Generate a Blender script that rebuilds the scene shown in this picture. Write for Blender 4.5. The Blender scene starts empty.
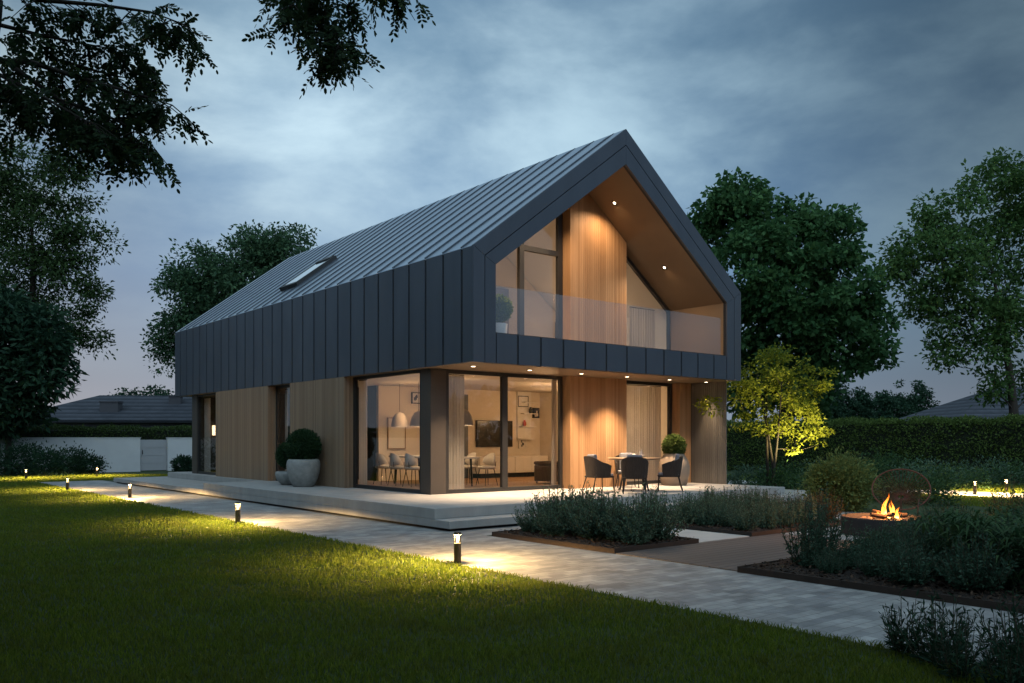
import bpy, math, random
import numpy as np
from mathutils import Vector, Matrix

random.seed(7)
RNG = np.random.default_rng(11)
scene = bpy.context.scene
COL = scene.collection
R = math.radians

# ------------------------------------------------------------------ camera
TH = 0.6858                       # heading of the camera, house axes
CT, ST = math.cos(TH), math.sin(TH)
CAM = np.array([-10.1168, -13.5724, 1.5796])
FPX, HY = 851.855, 439.108

def at(px, py, D):
    """world point seen at a pixel, D metres deep along the view axis (used to survey where things stand)"""
    wx = (px - 512) / FPX
    return np.array([CAM[0] + D * (CT * wx + ST), CAM[1] + D * (CT - ST * wx), CAM[2] + D * (HY - py) / FPX])

cd = bpy.data.cameras.new('camera'); cam = bpy.data.objects.new('camera', cd); COL.objects.link(cam)
cam.location = CAM; cam.rotation_euler = (R(90), 0, -TH)
cd.sensor_width = 36; cd.lens = FPX * 36 / 1024; cd.shift_y = (HY - 341.5) / 1024
cd.clip_start = 0.05; cd.clip_end = 3000
scene.camera = cam

# ------------------------------------------------------------------ helpers: objects
def tag(o, label=None, cat=None, group=None, kind=None):
    if label: o['label'] = label
    if cat: o['category'] = cat
    if group: o['group'] = group
    if kind: o['kind'] = kind
    return o

def thing(name, label, cat, loc=(0, 0, 0), rz=0.0, group=None):
    o = bpy.data.objects.new(name, None); COL.objects.link(o)
    o.empty_display_size = 0.1
    o.location = loc; o.rotation_euler = (0, 0, rz)
    return tag(o, label, cat, group)

class MB:
    """collects shapes in world (or local) coordinates and links them as ONE mesh object"""
    def __init__(s): s.v = []; s.f = []; s.np = []
    def add(s, vs, fs):
        n = len(s.v); s.v.extend([tuple(map(float, v)) for v in vs]); s.f.extend([tuple(i + n for i in f) for f in fs]); return s
    def box(s, x0, x1, y0, y1, z0, z1):
        return s.add([(x0, y0, z0), (x1, y0, z0), (x1, y1, z0), (x0, y1, z0), (x0, y0, z1), (x1, y0, z1), (x1, y1, z1), (x0, y1, z1)],
                     [(0, 3, 2, 1), (4, 5, 6, 7), (0, 1, 5, 4), (1, 2, 6, 5), (2, 3, 7, 6), (3, 0, 4, 7)])
    def prism_y(s, poly, y0, y1):
        """polygon in (x, z) extruded along y"""
        n = len(poly)
        return s.add([(p[0], y0, p[1]) for p in poly] + [(p[0], y1, p[1]) for p in poly],
                     [tuple(range(n)), tuple(range(2 * n - 1, n - 1, -1))] + [(i, i + n, (i + 1) % n + n, (i + 1) % n) for i in range(n)])
    def prism_z(s, poly, z0, z1):
        n = len(poly)
        return s.add([(p[0], p[1], z0) for p in poly] + [(p[0], p[1], z1) for p in poly],
                     [tuple(range(n - 1, -1, -1)), tuple(range(n, 2 * n))] + [(i, (i + 1) % n, (i + 1) % n + n, i + n) for i in range(n)])
    def tube(s, pts, rad, n=8, cap=True):
        pts = [Vector(p) for p in pts]
        if not hasattr(rad, '__len__'): rad = [rad] * len(pts)
        vs = []; fs = []
        up = None
        for i, p in enumerate(pts):
            d = (pts[min(i + 1, len(pts) - 1)] - pts[max(i - 1, 0)]).normalized()
            if up is None:
                up = Vector((0, 0, 1)) if abs(d.z) < .9 else Vector((1, 0, 0))
            a = (up - d * up.dot(d)).normalized(); up = a
            b = d.cross(a)
            for k in range(n):
                t = 2 * math.pi * k / n
                vs.append(p + (a * math.cos(t) + b * math.sin(t)) * rad[i])
        for i in range(len(pts) - 1):
            for k in range(n):
                fs.append((i * n + k, i * n + (k + 1) % n, (i + 1) * n + (k + 1) % n, (i + 1) * n + k))
        if cap:
            fs.append(tuple(range(n - 1, -1, -1))); fs.append(tuple((len(pts) - 1) * n + k for k in range(n)))
        return s.add(vs, fs)
    def lathe(s, prof, n=24, c=(0, 0, 0), cap=True):
        """profile of (r, z) turned about z"""
        vs = []; fs = []
        for r, z in prof:
            for k in range(n):
                t = 2 * math.pi * k / n
                vs.append((c[0] + r * math.cos(t), c[1] + r * math.sin(t), c[2] + z))
        m = len(prof)
        for i in range(m - 1):
            for k in range(n):
                fs.append((i * n + k, i * n + (k + 1) % n, (i + 1) * n + (k + 1) % n, (i + 1) * n + k))
        if cap and prof[0][0] > 1e-5: fs.append(tuple(range(n - 1, -1, -1)))
        if cap and prof[-1][0] > 1e-5: fs.append(tuple((m - 1) * n + k for k in range(n)))
        return s.add(vs, fs)
    def build(s, name, mat, parent=None, origin=(0, 0, 0), bevel=0, smooth=False):
        me = bpy.data.meshes.new(name)
        o0 = Vector(origin)
        me.from_pydata([Vector(v) - o0 for v in s.v], [], s.f)
        me.update()
        return link(name, me, mat, parent, origin if parent is None else (0, 0, 0), bevel, smooth)

def link(name, me, mat, parent=None, loc=(0, 0, 0), bevel=0, smooth=False):
    o = bpy.data.objects.new(name, me); COL.objects.link(o)
    if mat is not None: me.materials.append(mat)
    o.location = loc
    if parent is not None: o.parent = parent
    if smooth: me.polygons.foreach_set('use_smooth', [True] * len(me.polygons))
    if bevel:
        b = o.modifiers.new('bevel', 'BEVEL'); b.width = bevel; b.segments = 2; b.limit_method = 'ANGLE'
    return o

def npmesh(name, V, F, smooth=False):
    V = np.asarray(V, dtype=np.float32).reshape(-1, 3); F = np.asarray(F, dtype=np.int32)
    me = bpy.data.meshes.new(name)
    me.vertices.add(len(V)); me.vertices.foreach_set('co', V.ravel())
    k = F.shape[1]
    me.loops.add(F.size); me.loops.foreach_set('vertex_index', F.ravel())
    me.polygons.add(len(F)); me.polygons.foreach_set('loop_start', np.arange(0, F.size, k, dtype=np.int32))
    me.update(calc_edges=True)
    return me

def dup(root, loc, rz=None, label=None, group=None, scale=None):
    r = root.copy(); COL.objects.link(r); r.location = loc
    if rz is not None: r.rotation_euler = (0, 0, rz)
    if scale is not None: r.scale = (scale, scale, scale)
    if label: r['label'] = label
    if group: r['group'] = group
    for ch in list(root.children):
        c = ch.copy(); COL.objects.link(c); c.parent = r
        for g in list(ch.children):
            d = g.copy(); COL.objects.link(d); d.parent = c
    return r

# ------------------------------------------------------------------ helpers: materials
def newmat(name):
    m = bpy.data.materials.new(name); m.use_nodes = True
    nt = m.node_tree; nt.nodes.clear()
    out = nt.nodes.new('ShaderNodeOutputMaterial')
    return m, nt, out

def N(nt, t, **kw):
    n = nt.nodes.new(t)
    for k, v in kw.items(): setattr(n, k, v)
    return n

def setin(n, **kw):
    for k, v in kw.items():
        n.inputs[k.replace('_', ' ')].default_value = v

def c4(c): return (c[0], c[1], c[2], 1)

def surf(name, col, rough=.6, metal=0., col2=None, scale=4., detail=6, stretch=(1, 1, 1), bump=0., bscale=None, bdist=.01, spec=.5, coat=0, rvar=0):
    """principled surface, two tones mixed by noise in object space, noise bump"""
    m, nt, out = newmat(name)
    p = N(nt, 'ShaderNodeBsdfPrincipled'); nt.links.new(p.outputs[0], out.inputs[0])
    p.inputs['Base Color'].default_value = c4(col); p.inputs['Roughness'].default_value = rough; p.inputs['Metallic'].default_value = metal
    p.inputs['Specular IOR Level'].default_value = spec
    p.inputs['Coat Weight'].default_value = coat
    tc = N(nt, 'ShaderNodeTexCoord'); mp = N(nt, 'ShaderNodeMapping'); mp.inputs['Scale'].default_value = stretch
    nt.links.new(tc.outputs['Object'], mp.inputs[0])
    if col2 is not None or rvar:
        nz = N(nt, 'ShaderNodeTexNoise'); setin(nz, Scale=scale, Detail=detail, Roughness=.62)
        nt.links.new(mp.outputs[0], nz.inputs['Vector'])
        mr = N(nt, 'ShaderNodeMapRange'); mr.inputs['From Min'].default_value = .3; mr.inputs['From Max'].default_value = .7
        nt.links.new(nz.outputs[0], mr.inputs[0])
        if col2 is not None:
            mx = N(nt, 'ShaderNodeMix', data_type='RGBA'); mx.inputs[6].default_value = c4(col); mx.inputs[7].default_value = c4(col2)
            nt.links.new(mr.outputs[0], mx.inputs[0]); nt.links.new(mx.outputs[2], p.inputs['Base Color'])
        if rvar:
            mr2 = N(nt, 'ShaderNodeMapRange'); mr2.inputs['To Min'].default_value = rough - rvar; mr2.inputs['To Max'].default_value = rough + rvar
            nt.links.new(mr.outputs[0], mr2.inputs[0]); nt.links.new(mr2.outputs[0], p.inputs['Roughness'])
    if bump:
        nb = N(nt, 'ShaderNodeTexNoise'); setin(nb, Scale=bscale or scale * 4, Detail=5, Roughness=.6)
        nt.links.new(mp.outputs[0], nb.inputs['Vector'])
        b = N(nt, 'ShaderNodeBump'); b.inputs['Strength'].default_value = bump; b.inputs['Distance'].default_value = bdist
        nt.links.new(nb.outputs[0], b.inputs['Height']); nt.links.new(b.outputs[0], p.inputs['Normal'])
    return m

def leafmat(name, c1, c2, trans=.3, rough=.55):
    m, nt, out = newmat(name)
    g = N(nt, 'ShaderNodeNewGeometry')
    mx = N(nt, 'ShaderNodeMix', data_type='RGBA'); mx.inputs[6].default_value = c4(c1); mx.inputs[7].default_value = c4(c2)
    nt.links.new(g.outputs['Random Per Island'], mx.inputs[0])
    p = N(nt, 'ShaderNodeBsdfPrincipled'); p.inputs['Roughness'].default_value = rough; p.inputs['Specular IOR Level'].default_value = .12
    t = N(nt, 'ShaderNodeBsdfTranslucent'); ms = N(nt, 'ShaderNodeMixShader'); ms.inputs[0].default_value = trans
    nt.links.new(mx.outputs[2], p.inputs['Base Color']); nt.links.new(mx.outputs[2], t.inputs[0])
    nt.links.new(p.outputs[0], ms.inputs[1]); nt.links.new(t.outputs[0], ms.inputs[2]); nt.links.new(ms.outputs[0], out.inputs[0])
    return m

def emit(name, col, strength):
    m, nt, out = newmat(name)
    e = N(nt, 'ShaderNodeEmission'); e.inputs[0].default_value = c4(col); e.inputs[1].default_value = strength
    nt.links.new(e.outputs[0], out.inputs[0]); return m

def glassmat(name, tint=(.95, .96, .96), f0=.045, rough=0.0):
    """thin pane: Schlick mirror over clear transmission, the same from both sides"""
    m, nt, out = newmat(name)
    lw = N(nt, 'ShaderNodeLayerWeight'); lw.inputs[0].default_value = .5
    p5 = N(nt, 'ShaderNodeMath', operation='POWER'); p5.inputs[1].default_value = 5.; nt.links.new(lw.outputs['Facing'], p5.inputs[0])
    f = N(nt, 'ShaderNodeMath', operation='MULTIPLY_ADD'); f.inputs[1].default_value = 1 - f0; f.inputs[2].default_value = f0; nt.links.new(p5.outputs[0], f.inputs[0])
    t = N(nt, 'ShaderNodeBsdfTransparent'); t.inputs[0].default_value = c4(tint)
    g = N(nt, 'ShaderNodeBsdfGlossy'); g.inputs['Roughness'].default_value = rough; g.inputs['Color'].default_value = (1, 1, 1, 1)
    ms = N(nt, 'ShaderNodeMixShader')
    nt.links.new(f.outputs[0], ms.inputs[0]); nt.links.new(t.outputs[0], ms.inputs[1]); nt.links.new(g.outputs[0], ms.inputs[2])
    nt.links.new(ms.outputs[0], out.inputs[0]); return m

def woodmat(name, ca, cb, pitch, axis):
    """boards along z: one tone per board plus stretched grain"""
    m, nt, out = newmat(name)
    p = N(nt, 'ShaderNodeBsdfPrincipled'); nt.links.new(p.outputs[0], out.inputs[0]); p.inputs['Roughness'].default_value = .55
    p.inputs['Specular IOR Level'].default_value = .35
    g = N(nt, 'ShaderNodeNewGeometry'); tc = N(nt, 'ShaderNodeTexCoord')
    mp = N(nt, 'ShaderNodeMapping'); mp.inputs['Scale'].default_value = (22, 22, 1.1)
    nt.links.new(tc.outputs['Object'], mp.inputs[0])
    nz = N(nt, 'ShaderNodeTexNoise'); setin(nz, Scale=1.0, Detail=5, Roughness=.6); nt.links.new(mp.outputs[0], nz.inputs['Vector'])
    m1 = N(nt, 'ShaderNodeMath', operation='MULTIPLY'); m1.inputs[1].default_value = .75; nt.links.new(g.outputs['Random Per Island'], m1.inputs[0])
    m2 = N(nt, 'ShaderNodeMath', operation='MULTIPLY_ADD'); m2.inputs[1].default_value = .7; nt.links.new(nz.outputs[0], m2.inputs[0]); nt.links.new(m1.outputs[0], m2.inputs[2])
    m3 = N(nt, 'ShaderNodeMath', operation='SUBTRACT'); m3.inputs[1].default_value = .22; m3.use_clamp = True; nt.links.new(m2.outputs[0], m3.inputs[0])
    mx = N(nt, 'ShaderNodeMix', data_type='RGBA'); mx.inputs[6].default_value = c4(ca); mx.inputs[7].default_value = c4(cb)
    nt.links.new(m3.outputs[0], mx.inputs[0]); nt.links.new(mx.outputs[2], p.inputs['Base Color'])
    return m

def paver(name, cols, bw, bh, mortar, rot=0., bump=.35, msize=.006):
    m, nt, out = newmat(name)
    p = N(nt, 'ShaderNodeBsdfPrincipled'); nt.links.new(p.outputs[0], out.inputs[0]); p.inputs['Roughness'].default_value = .7
    tc = N(nt, 'ShaderNodeTexCoord'); mp = N(nt, 'ShaderNodeMapping'); mp.inputs['Rotation'].default_value = (0, 0, rot)
    nt.links.new(tc.outputs['Object'], mp.inputs[0])
    br = N(nt, 'ShaderNodeTexBrick'); br.offset = .5
    setin(br, Scale=1., Brick_Width=bw, Row_Height=bh, Mortar_Size=msize, Mortar_Smooth=.2, Bias=0.)
    br.inputs['Color1'].default_value = c4(cols[0]); br.inputs['Color2'].default_value = c4(cols[1]); br.inputs['Mortar'].default_value = c4(mortar)
    nt.links.new(mp.outputs[0], br.inputs[0])
    nz = N(nt, 'ShaderNodeTexNoise'); setin(nz, Scale=2.3, Detail=8, Roughness=.65); nt.links.new(mp.outputs[0], nz.inputs['Vector'])
    mr = N(nt, 'ShaderNodeMapRange'); setin(mr, From_Min=.3, From_Max=.72, To_Min=.5, To_Max=1.22); nt.links.new(nz.outputs[0], mr.inputs[0])
    mx = N(nt, 'ShaderNodeMix', data_type='RGBA', blend_type='MULTIPLY'); mx.inputs[0].default_value = 1
    nt.links.new(br.outputs[0], mx.inputs[6]); nt.links.new(mr.outputs[0], mx.inputs[7]); nt.links.new(mx.outputs[2], p.inputs['Base Color'])
    n2 = N(nt, 'ShaderNodeTexNoise'); setin(n2, Scale=40., Detail=4); nt.links.new(mp.outputs[0], n2.inputs['Vector'])
    ad = N(nt, 'ShaderNodeMath', operation='MULTIPLY_ADD'); ad.inputs[1].default_value = -.8; nt.links.new(br.outputs[1], ad.inputs[0]); nt.links.new(n2.outputs[0], ad.inputs[2])
    b = N(nt, 'ShaderNodeBump'); b.inputs['Strength'].default_value = bump; b.inputs['Distance'].default_value = .012
    nt.links.new(ad.outputs[0], b.inputs['Height']); nt.links.new(b.outputs[0], p.inputs['Normal'])
    r2 = N(nt, 'ShaderNodeMapRange'); setin(r2, To_Min=.42, To_Max=.72); nt.links.new(nz.outputs[0], r2.inputs[0]); nt.links.new(r2.outputs[0], p.inputs['Roughness'])
    return m

def cast_concrete(name, a, b):
    """concrete with vertical weather streaks and blotches"""
    return surf(name, a, .7, col2=b, scale=2.2, detail=9, stretch=(1.6, 1.6, .5), bump=.25, bscale=60, bdist=.004)

M = {}
M['clad'] = surf('dark zinc sheet', (.066, .08, .104), .42, .25, col2=(.054, .066, .088), scale=1.4, detail=3, stretch=(1, 1, .3), bump=.05, bscale=1.1, bdist=.02, rvar=.05)
M['roof'] = surf('dark zinc roof sheet', (.56, .64, .73), .32, 1., col2=(.48, .555, .64), scale=.9, detail=3, bump=.06, bscale=.9, bdist=.02, rvar=.05)
M['gap'] = surf('shadow gap backing', (.012, .014, .018), .8)
M['frame'] = surf('anthracite frame', (.028, .027, .027), .45, .2)
M['post'] = surf('bronze grey post', (.075, .062, .052), .5, .2, col2=(.065, .054, .046), scale=3, bump=.05)
M['wood'] = woodmat('larch boards', (.33, .175, .08), (.49, .285, .145), .07, 0)
M['woodside'] = woodmat('shaded larch boards', (.215, .142, .09), (.315, .22, .145), .07, 1)  # same larch, duller: the side's dim dusk light is in the colour
M['woodgrey'] = woodmat('unlit larch boards', (.115, .108, .097), (.175, .165, .15), .07, 1)  # same larch greyed and darkened to look unlit by the downlights
M['soffit'] = surf('brown soffit board', (.19, .125, .075), .6, col2=(.165, .11, .066), scale=1.2)
M['plaster'] = surf('warm plaster', (.66, .58, .48), .8, col2=(.62, .54, .44), scale=2, bump=.05)
M['plasterw'] = surf('white plaster', (.72, .7, .66), .8)
M['ceil'] = surf('white ceiling', (.5, .45, .39), .8)
M['darkwall'] = surf('dark brown panelling', (.06, .038, .028), .6, col2=(.045, .03, .024), scale=3, stretch=(6, 6, .5))
M['floorwood'] = woodmat('oak floor', (.30, .18, .10), (.40, .25, .14), .1, 0)
M['glass'] = glassmat('window glass', (.96, .97, .97), .05)
M['bglass'] = glassmat('balustrade glass', (.92, .92, .93), .085, .03)
M['skyglass'] = surf('skylight glass', (.72, .78, .84), .12, .95)
M['concrete'] = cast_concrete('pale concrete', (.40, .39, .375), (.31, .30, .285))
M['slab'] = surf('concrete slab', (.50, .49, .47), .65, col2=(.41, .405, .39), scale=1.6, detail=8, bump=.15, bscale=50, bdist=.003)
M['path'] = paver('tumbled pavers', ((.43, .425, .41), (.24, .24, .245)), .24, .12, (.24, .235, .225), rot=0.0)
M['patio'] = paver('patio slabs', ((.42, .40, .37), (.36, .345, .325)), .9, .9, (.18, .17, .16))
M['corten'] = surf('rusted steel edge', (.05, .032, .023), .85, .1, col2=(.033, .023, .018), scale=9, bump=.2)
M['deck'] = None
M['mulch'] = surf('bark mulch', (.045, .03, .022), .95, col2=(.02, .014, .011), scale=22, bump=1., bscale=60, bdist=.04)
M['chips'] = leafmat('bark chips', (.025, .017, .013), (.085, .055, .038), 0.0, .9)
M['soil'] = surf('lawn soil', (.035, .06, .012), .95, col2=(.022, .04, .009), scale=3, bump=.6, bscale=50, bdist=.03)
def grassmat(name, c1, c2, trans, rough, dry):
    m = leafmat(name, c1, c2, trans, rough); nt = m.node_tree
    mx = [n for n in nt.nodes if n.bl_idname == 'ShaderNodeMix'][0]; lk = [l for l in nt.links if l.from_node == mx]
    tc = N(nt, 'ShaderNodeTexCoord'); nz = N(nt, 'ShaderNodeTexNoise'); setin(nz, Scale=1.7, Detail=7, Roughness=.65); nt.links.new(tc.outputs['Object'], nz.inputs['Vector'])
    mr = N(nt, 'ShaderNodeMapRange'); setin(mr, From_Min=.42, From_Max=.72, To_Min=0., To_Max=.6); nt.links.new(nz.outputs[0], mr.inputs[0])
    m2 = N(nt, 'ShaderNodeMix', data_type='RGBA'); m2.inputs[7].default_value = c4(dry); nt.links.new(mr.outputs[0], m2.inputs[0]); nt.links.new(mx.outputs[2], m2.inputs[6])
    for l in lk:
        s = l.to_socket; nt.links.remove(l); nt.links.new(m2.outputs[2], s)
    return m
M['grass'] = grassmat('grass blades', (.085, .145, .015), (.20, .255, .035), .4, .6, (.13, .125, .035))
M['bark'] = surf('bark', (.05, .038, .028), .9, col2=(.025, .02, .016), scale=8, stretch=(1, 1, .2), bump=.8, bscale=14, bdist=.03)
M['brownstem'] = surf('plant stems', (.06, .05, .03), .8)
M['leaf_maple'] = leafmat('maple leaves', (.03, .092, .034), (.08, .17, .058), .32)
M['leaf_ash'] = leafmat('ash leaves', (.036, .088, .048), (.085, .16, .075), .32)
M['leaf_feather'] = leafmat('feathery tree leaves', (.026, .058, .022), (.062, .105, .034), .3)
M['leaf_loose'] = leafmat('loose tree leaves', (.045, .11, .032), (.105, .185, .055), .35)
M['leaf_dark'] = leafmat('dark leaves', (.014, .042, .026), (.036, .08, .042), .22)
M['leaf_locust'] = leafmat('locust leaflets', (.02, .05, .026), (.055, .095, .036), .3)
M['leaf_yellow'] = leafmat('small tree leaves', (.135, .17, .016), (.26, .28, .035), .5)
M['leaf_hedge'] = leafmat('hedge leaves', (.055, .10, .024), (.135, .20, .05), .3)
M['leaf_box'] = leafmat('clipped topiary leaves', (.015, .042, .02), (.04, .085, .034), .2)
M['leaf_boxw'] = leafmat('young topiary leaves', (.05, .085, .02), (.10, .14, .04), .3)
M['leaf_cat'] = leafmat('grey green leaves', (.062, .125, .082), (.15, .23, .15), .34)
M['leaf_rust'] = leafmat('bronzed leaves', (.07, .06, .03), (.14, .10, .045), .25)
M['leaf_catdark'] = leafmat('dark grey green leaves', (.036, .09, .058), (.085, .155, .10), .3)
M['leaf_green'] = leafmat('fresh green leaves', (.03, .075, .032), (.07, .13, .048), .3)
M['whitewall'] = surf('white rendered wall', (.68, .69, .71), .85, col2=(.60, .61, .635), scale=1.2, detail=8, bump=.08)
M['gate'] = surf('grey gate panel', (.42, .425, .45), .7, col2=(.38, .385, .41), scale=2)
M['tile'] = None
M['darkhouse'] = surf('dark house wall', (.07, .07, .08), .8, col2=(.05, .05, .06), scale=1)
M['chimney'] = surf('chimney render', (.08, .08, .09), .85)
M['bollard'] = surf('bronze bollard metal', (.055, .047, .036), .5, .5)
M['stonepot'] = surf('mottled stone pot', (.36, .36, .345), .85, col2=(.23, .235, .23), scale=7, detail=9, bump=.4, bscale=25, bdist=.01)
M['warmpot'] = surf('smooth beige pot', (.27, .21, .16), .7, col2=(.23, .18, .135), scale=4, bump=.1)
M['whitepot'] = surf('white pot', (.7, .68, .65), .6)
M['rope'] = surf('dark woven rope', (.042, .03, .023), .85, col2=(.02, .015, .012), scale=30, stretch=(1, 1, .2), bump=.8, bscale=80, bdist=.01)
M['blackmetal'] = surf('black metal', (.02, .019, .018), .45, .5)
M['cushion'] = surf('grey cushion', (.23, .23, .25), .9, col2=(.19, .19, .21), scale=20, bump=.2)
M['tabletop'] = surf('oak table top', (.24, .15, .085), .5, col2=(.28, .18, .1), scale=6, stretch=(1, 8, 1))
M['ceramic'] = surf('white ceramic', (.75, .73, .7), .3)
M['seatfab'] = surf('cream chair fabric', (.66, .6, .52), .9, col2=(.6, .54, .46), scale=20, bump=.15)
M['seatgrey'] = surf('grey seat pad', (.2, .19, .2), .9)
M['lampshade'] = surf('grey felt shade', (.34, .31, .29), .85)
M['screen'] = surf('black screen', (.006, .006, .006), .22)
M['white'] = surf('white lacquer', (.68, .64, .58), .4)
M['curtain'] = leafmat('sheer curtain', (.60, .55, .50), (.60, .55, .50), .5, .9)
M['ottoman'] = surf('brown cube fabric', (.09, .065, .048), .85, col2=(.07, .05, .038), scale=25, bump=.2)
M['copper'] = surf('copper wire', (.085, .04, .028), .65, .3)
M['bowl'] = surf('dark fire bowl', (.05, .042, .042), .7, .2, col2=(.035, .03, .03), scale=5, bump=.15)
M['log'] = surf('charred logs', (.10, .055, .03), .9, col2=(.03, .02, .016), scale=9, stretch=(1, 1, 1), bump=.6)
M['stone'] = surf('fire stones', (.30, .2, .14), .9, col2=(.16, .11, .08), scale=9, bump=.4)
WARM = (1., .70, .38); WARMY = (1., .73, .30)
M['bulb'] = emit('bollard lens glow', (1., .74, .42), 9)
M['bolglass'] = glassmat('smoked bollard glass', (.62, .58, .52), .05)
M['bolring'] = emit('bollard downward ring glow', (1., .72, .34), 60)
M['downlens'] = emit('downlight lens glow', (1., .80, .55), 14)
M['pendbulb'] = emit('pendant bulb glow', (1., .8, .55), 6)

def deckmat():
    m, nt, out = newmat('deck boards')
    p = N(nt, 'ShaderNodeBsdfPrincipled'); nt.links.new(p.outputs[0], out.inputs[0]); p.inputs['Roughness'].default_value = .6
    g = N(nt, 'ShaderNodeNewGeometry'); tc = N(nt, 'ShaderNodeTexCoord')
    mp = N(nt, 'ShaderNodeMapping'); mp.inputs['Scale'].default_value = (1.5, 26, 1); nt.links.new(tc.outputs['Object'], mp.inputs[0])
    nz = N(nt, 'ShaderNodeTexNoise'); setin(nz, Scale=1., Detail=6); nt.links.new(mp.outputs[0], nz.inputs['Vector'])
    a = N(nt, 'ShaderNodeMath', operation='MULTIPLY_ADD'); a.inputs[1].default_value = .6; nt.links.new(g.outputs['Random Per Island'], a.inputs[0]); nt.links.new(nz.outputs[0], a.inputs[2])
    s = N(nt, 'ShaderNodeMath', operation='SUBTRACT', use_clamp=True); s.inputs[1].default_value = .3; nt.links.new(a.outputs[0], s.inputs[0])
    mx = N(nt, 'ShaderNodeMix', data_type='RGBA'); mx.inputs[6].default_value = (.075, .06, .053, 1); mx.inputs[7].default_value = (.12, .098, .088, 1)
    nt.links.new(s.outputs[0], mx.inputs[0]); nt.links.new(mx.outputs[2], p.inputs['Base Color']); return m
M['deck'] = deckmat()

def tilemat():
    m, nt, out = newmat('roof tiles')
    p = N(nt, 'ShaderNodeBsdfPrincipled'); nt.links.new(p.outputs[0], out.inputs[0]); p.inputs['Roughness'].default_value = .75; p.inputs['Specular IOR Level'].default_value = .15
    tc = N(nt, 'ShaderNodeTexCoord'); w = N(nt, 'ShaderNodeTexWave', wave_type='BANDS', bands_direction='Z', wave_profile='SAW')
    setin(w, Scale=1.15, Distortion=.15); nt.links.new(tc.outputs['Object'], w.inputs[0])
    nz = N(nt, 'ShaderNodeTexNoise'); setin(nz, Scale=1.5, Detail=6); nt.links.new(tc.outputs['Object'], nz.inputs['Vector'])
    mx = N(nt, 'ShaderNodeMix', data_type='RGBA'); mx.inputs[6].default_value = (.03, .034, .042, 1); mx.inputs[7].default_value = (.085, .092, .11, 1)
    am = N(nt, 'ShaderNodeMath', operation='MULTIPLY'); nt.links.new(nz.outputs[0], am.inputs[0]); nt.links.new(w.outputs[1], am.inputs[1])
    a2 = N(nt, 'ShaderNodeMath', operation='MULTIPLY'); a2.inputs[1].default_value = 1.8; nt.links.new(am.outputs[0], a2.inputs[0]); nt.links.new(a2.outputs[0], mx.inputs[0]); nt.links.new(mx.outputs[2], p.inputs['Base Color'])
    b = N(nt, 'ShaderNodeBump'); b.inputs['Strength'].default_value = 1.; b.inputs['Distance'].default_value = .08
    nt.links.new(w.outputs[1], b.inputs['Height']); nt.links.new(b.outputs[0], p.inputs['Normal']); return m
M['tile'] = tilemat()

# ------------------------------------------------------------------ helpers: lights
def spot(parent, loc, power, size, blend=.8, col=WARM, target=None, radius=.04):
    l = bpy.data.lights.new('lamp_glow', 'SPOT'); l.energy = power; l.spot_size = R(size); l.spot_blend = blend; l.color = col; l.shadow_soft_size = radius
    o = bpy.data.objects.new('lamp_glow', l); COL.objects.link(o)
    if parent is not None: o.parent = parent
    o.location = loc
    if target is not None:
        o.rotation_euler = (Vector(target) - Vector(loc)).to_track_quat('-Z', 'Y').to_euler()
    return o

def point(parent, loc, power, col=WARM, radius=.08):
    l = bpy.data.lights.new('lamp_glow', 'POINT'); l.energy = power; l.color = col; l.shadow_soft_size = radius
    o = bpy.data.objects.new('lamp_glow', l); COL.objects.link(o)
    if parent is not None: o.parent = parent
    o.location = loc; return o

# ------------------------------------------------------------------ helpers: foliage
def unit(a): return a / (np.linalg.norm(a, axis=-1, keepdims=True) + 1e-9)

def leaf_quads(P, size, aspect=.5, rng=RNG, up=.5, axis=None, fold=.18):
    """one folded lozenge per point P; size may be an array"""
    n = len(P); size = np.broadcast_to(np.asarray(size, float), (n,))[:, None]
    if axis is None: axis = rng.normal(size=(n, 3))
    a = unit(axis)
    nn = rng.normal(size=(n, 3)) * .8; nn[:, 2] += up
    b = unit(np.cross(nn, a)); c = np.cross(a, b)
    w = size * aspect * .5
    V = np.empty((n, 4, 3))
    V[:, 0] = P; V[:, 1] = P + a * size * .45 + b * w + c * w * fold * 2
    V[:, 2] = P + a * size; V[:, 3] = P + a * size * .45 - b * w + c * w * fold * 2
    F = np.arange(n * 4).reshape(n, 4)
    return V.reshape(-1, 3), F

def merge(parts):
    Vs, Fs, k = [], [], 0
    for V, F in parts:
        Vs.append(V); Fs.append(F + k); k += len(V)
    return np.vstack(Vs), np.vstack(Fs)

def bez(p0, p1, p2, n=6):
    p0, p1, p2 = map(np.asarray, (p0, p1, p2))
    return [(1 - t) ** 2 * p0 + 2 * t * (1 - t) * p1 + t * t * p2 for t in np.linspace(0, 1, n)]

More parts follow.
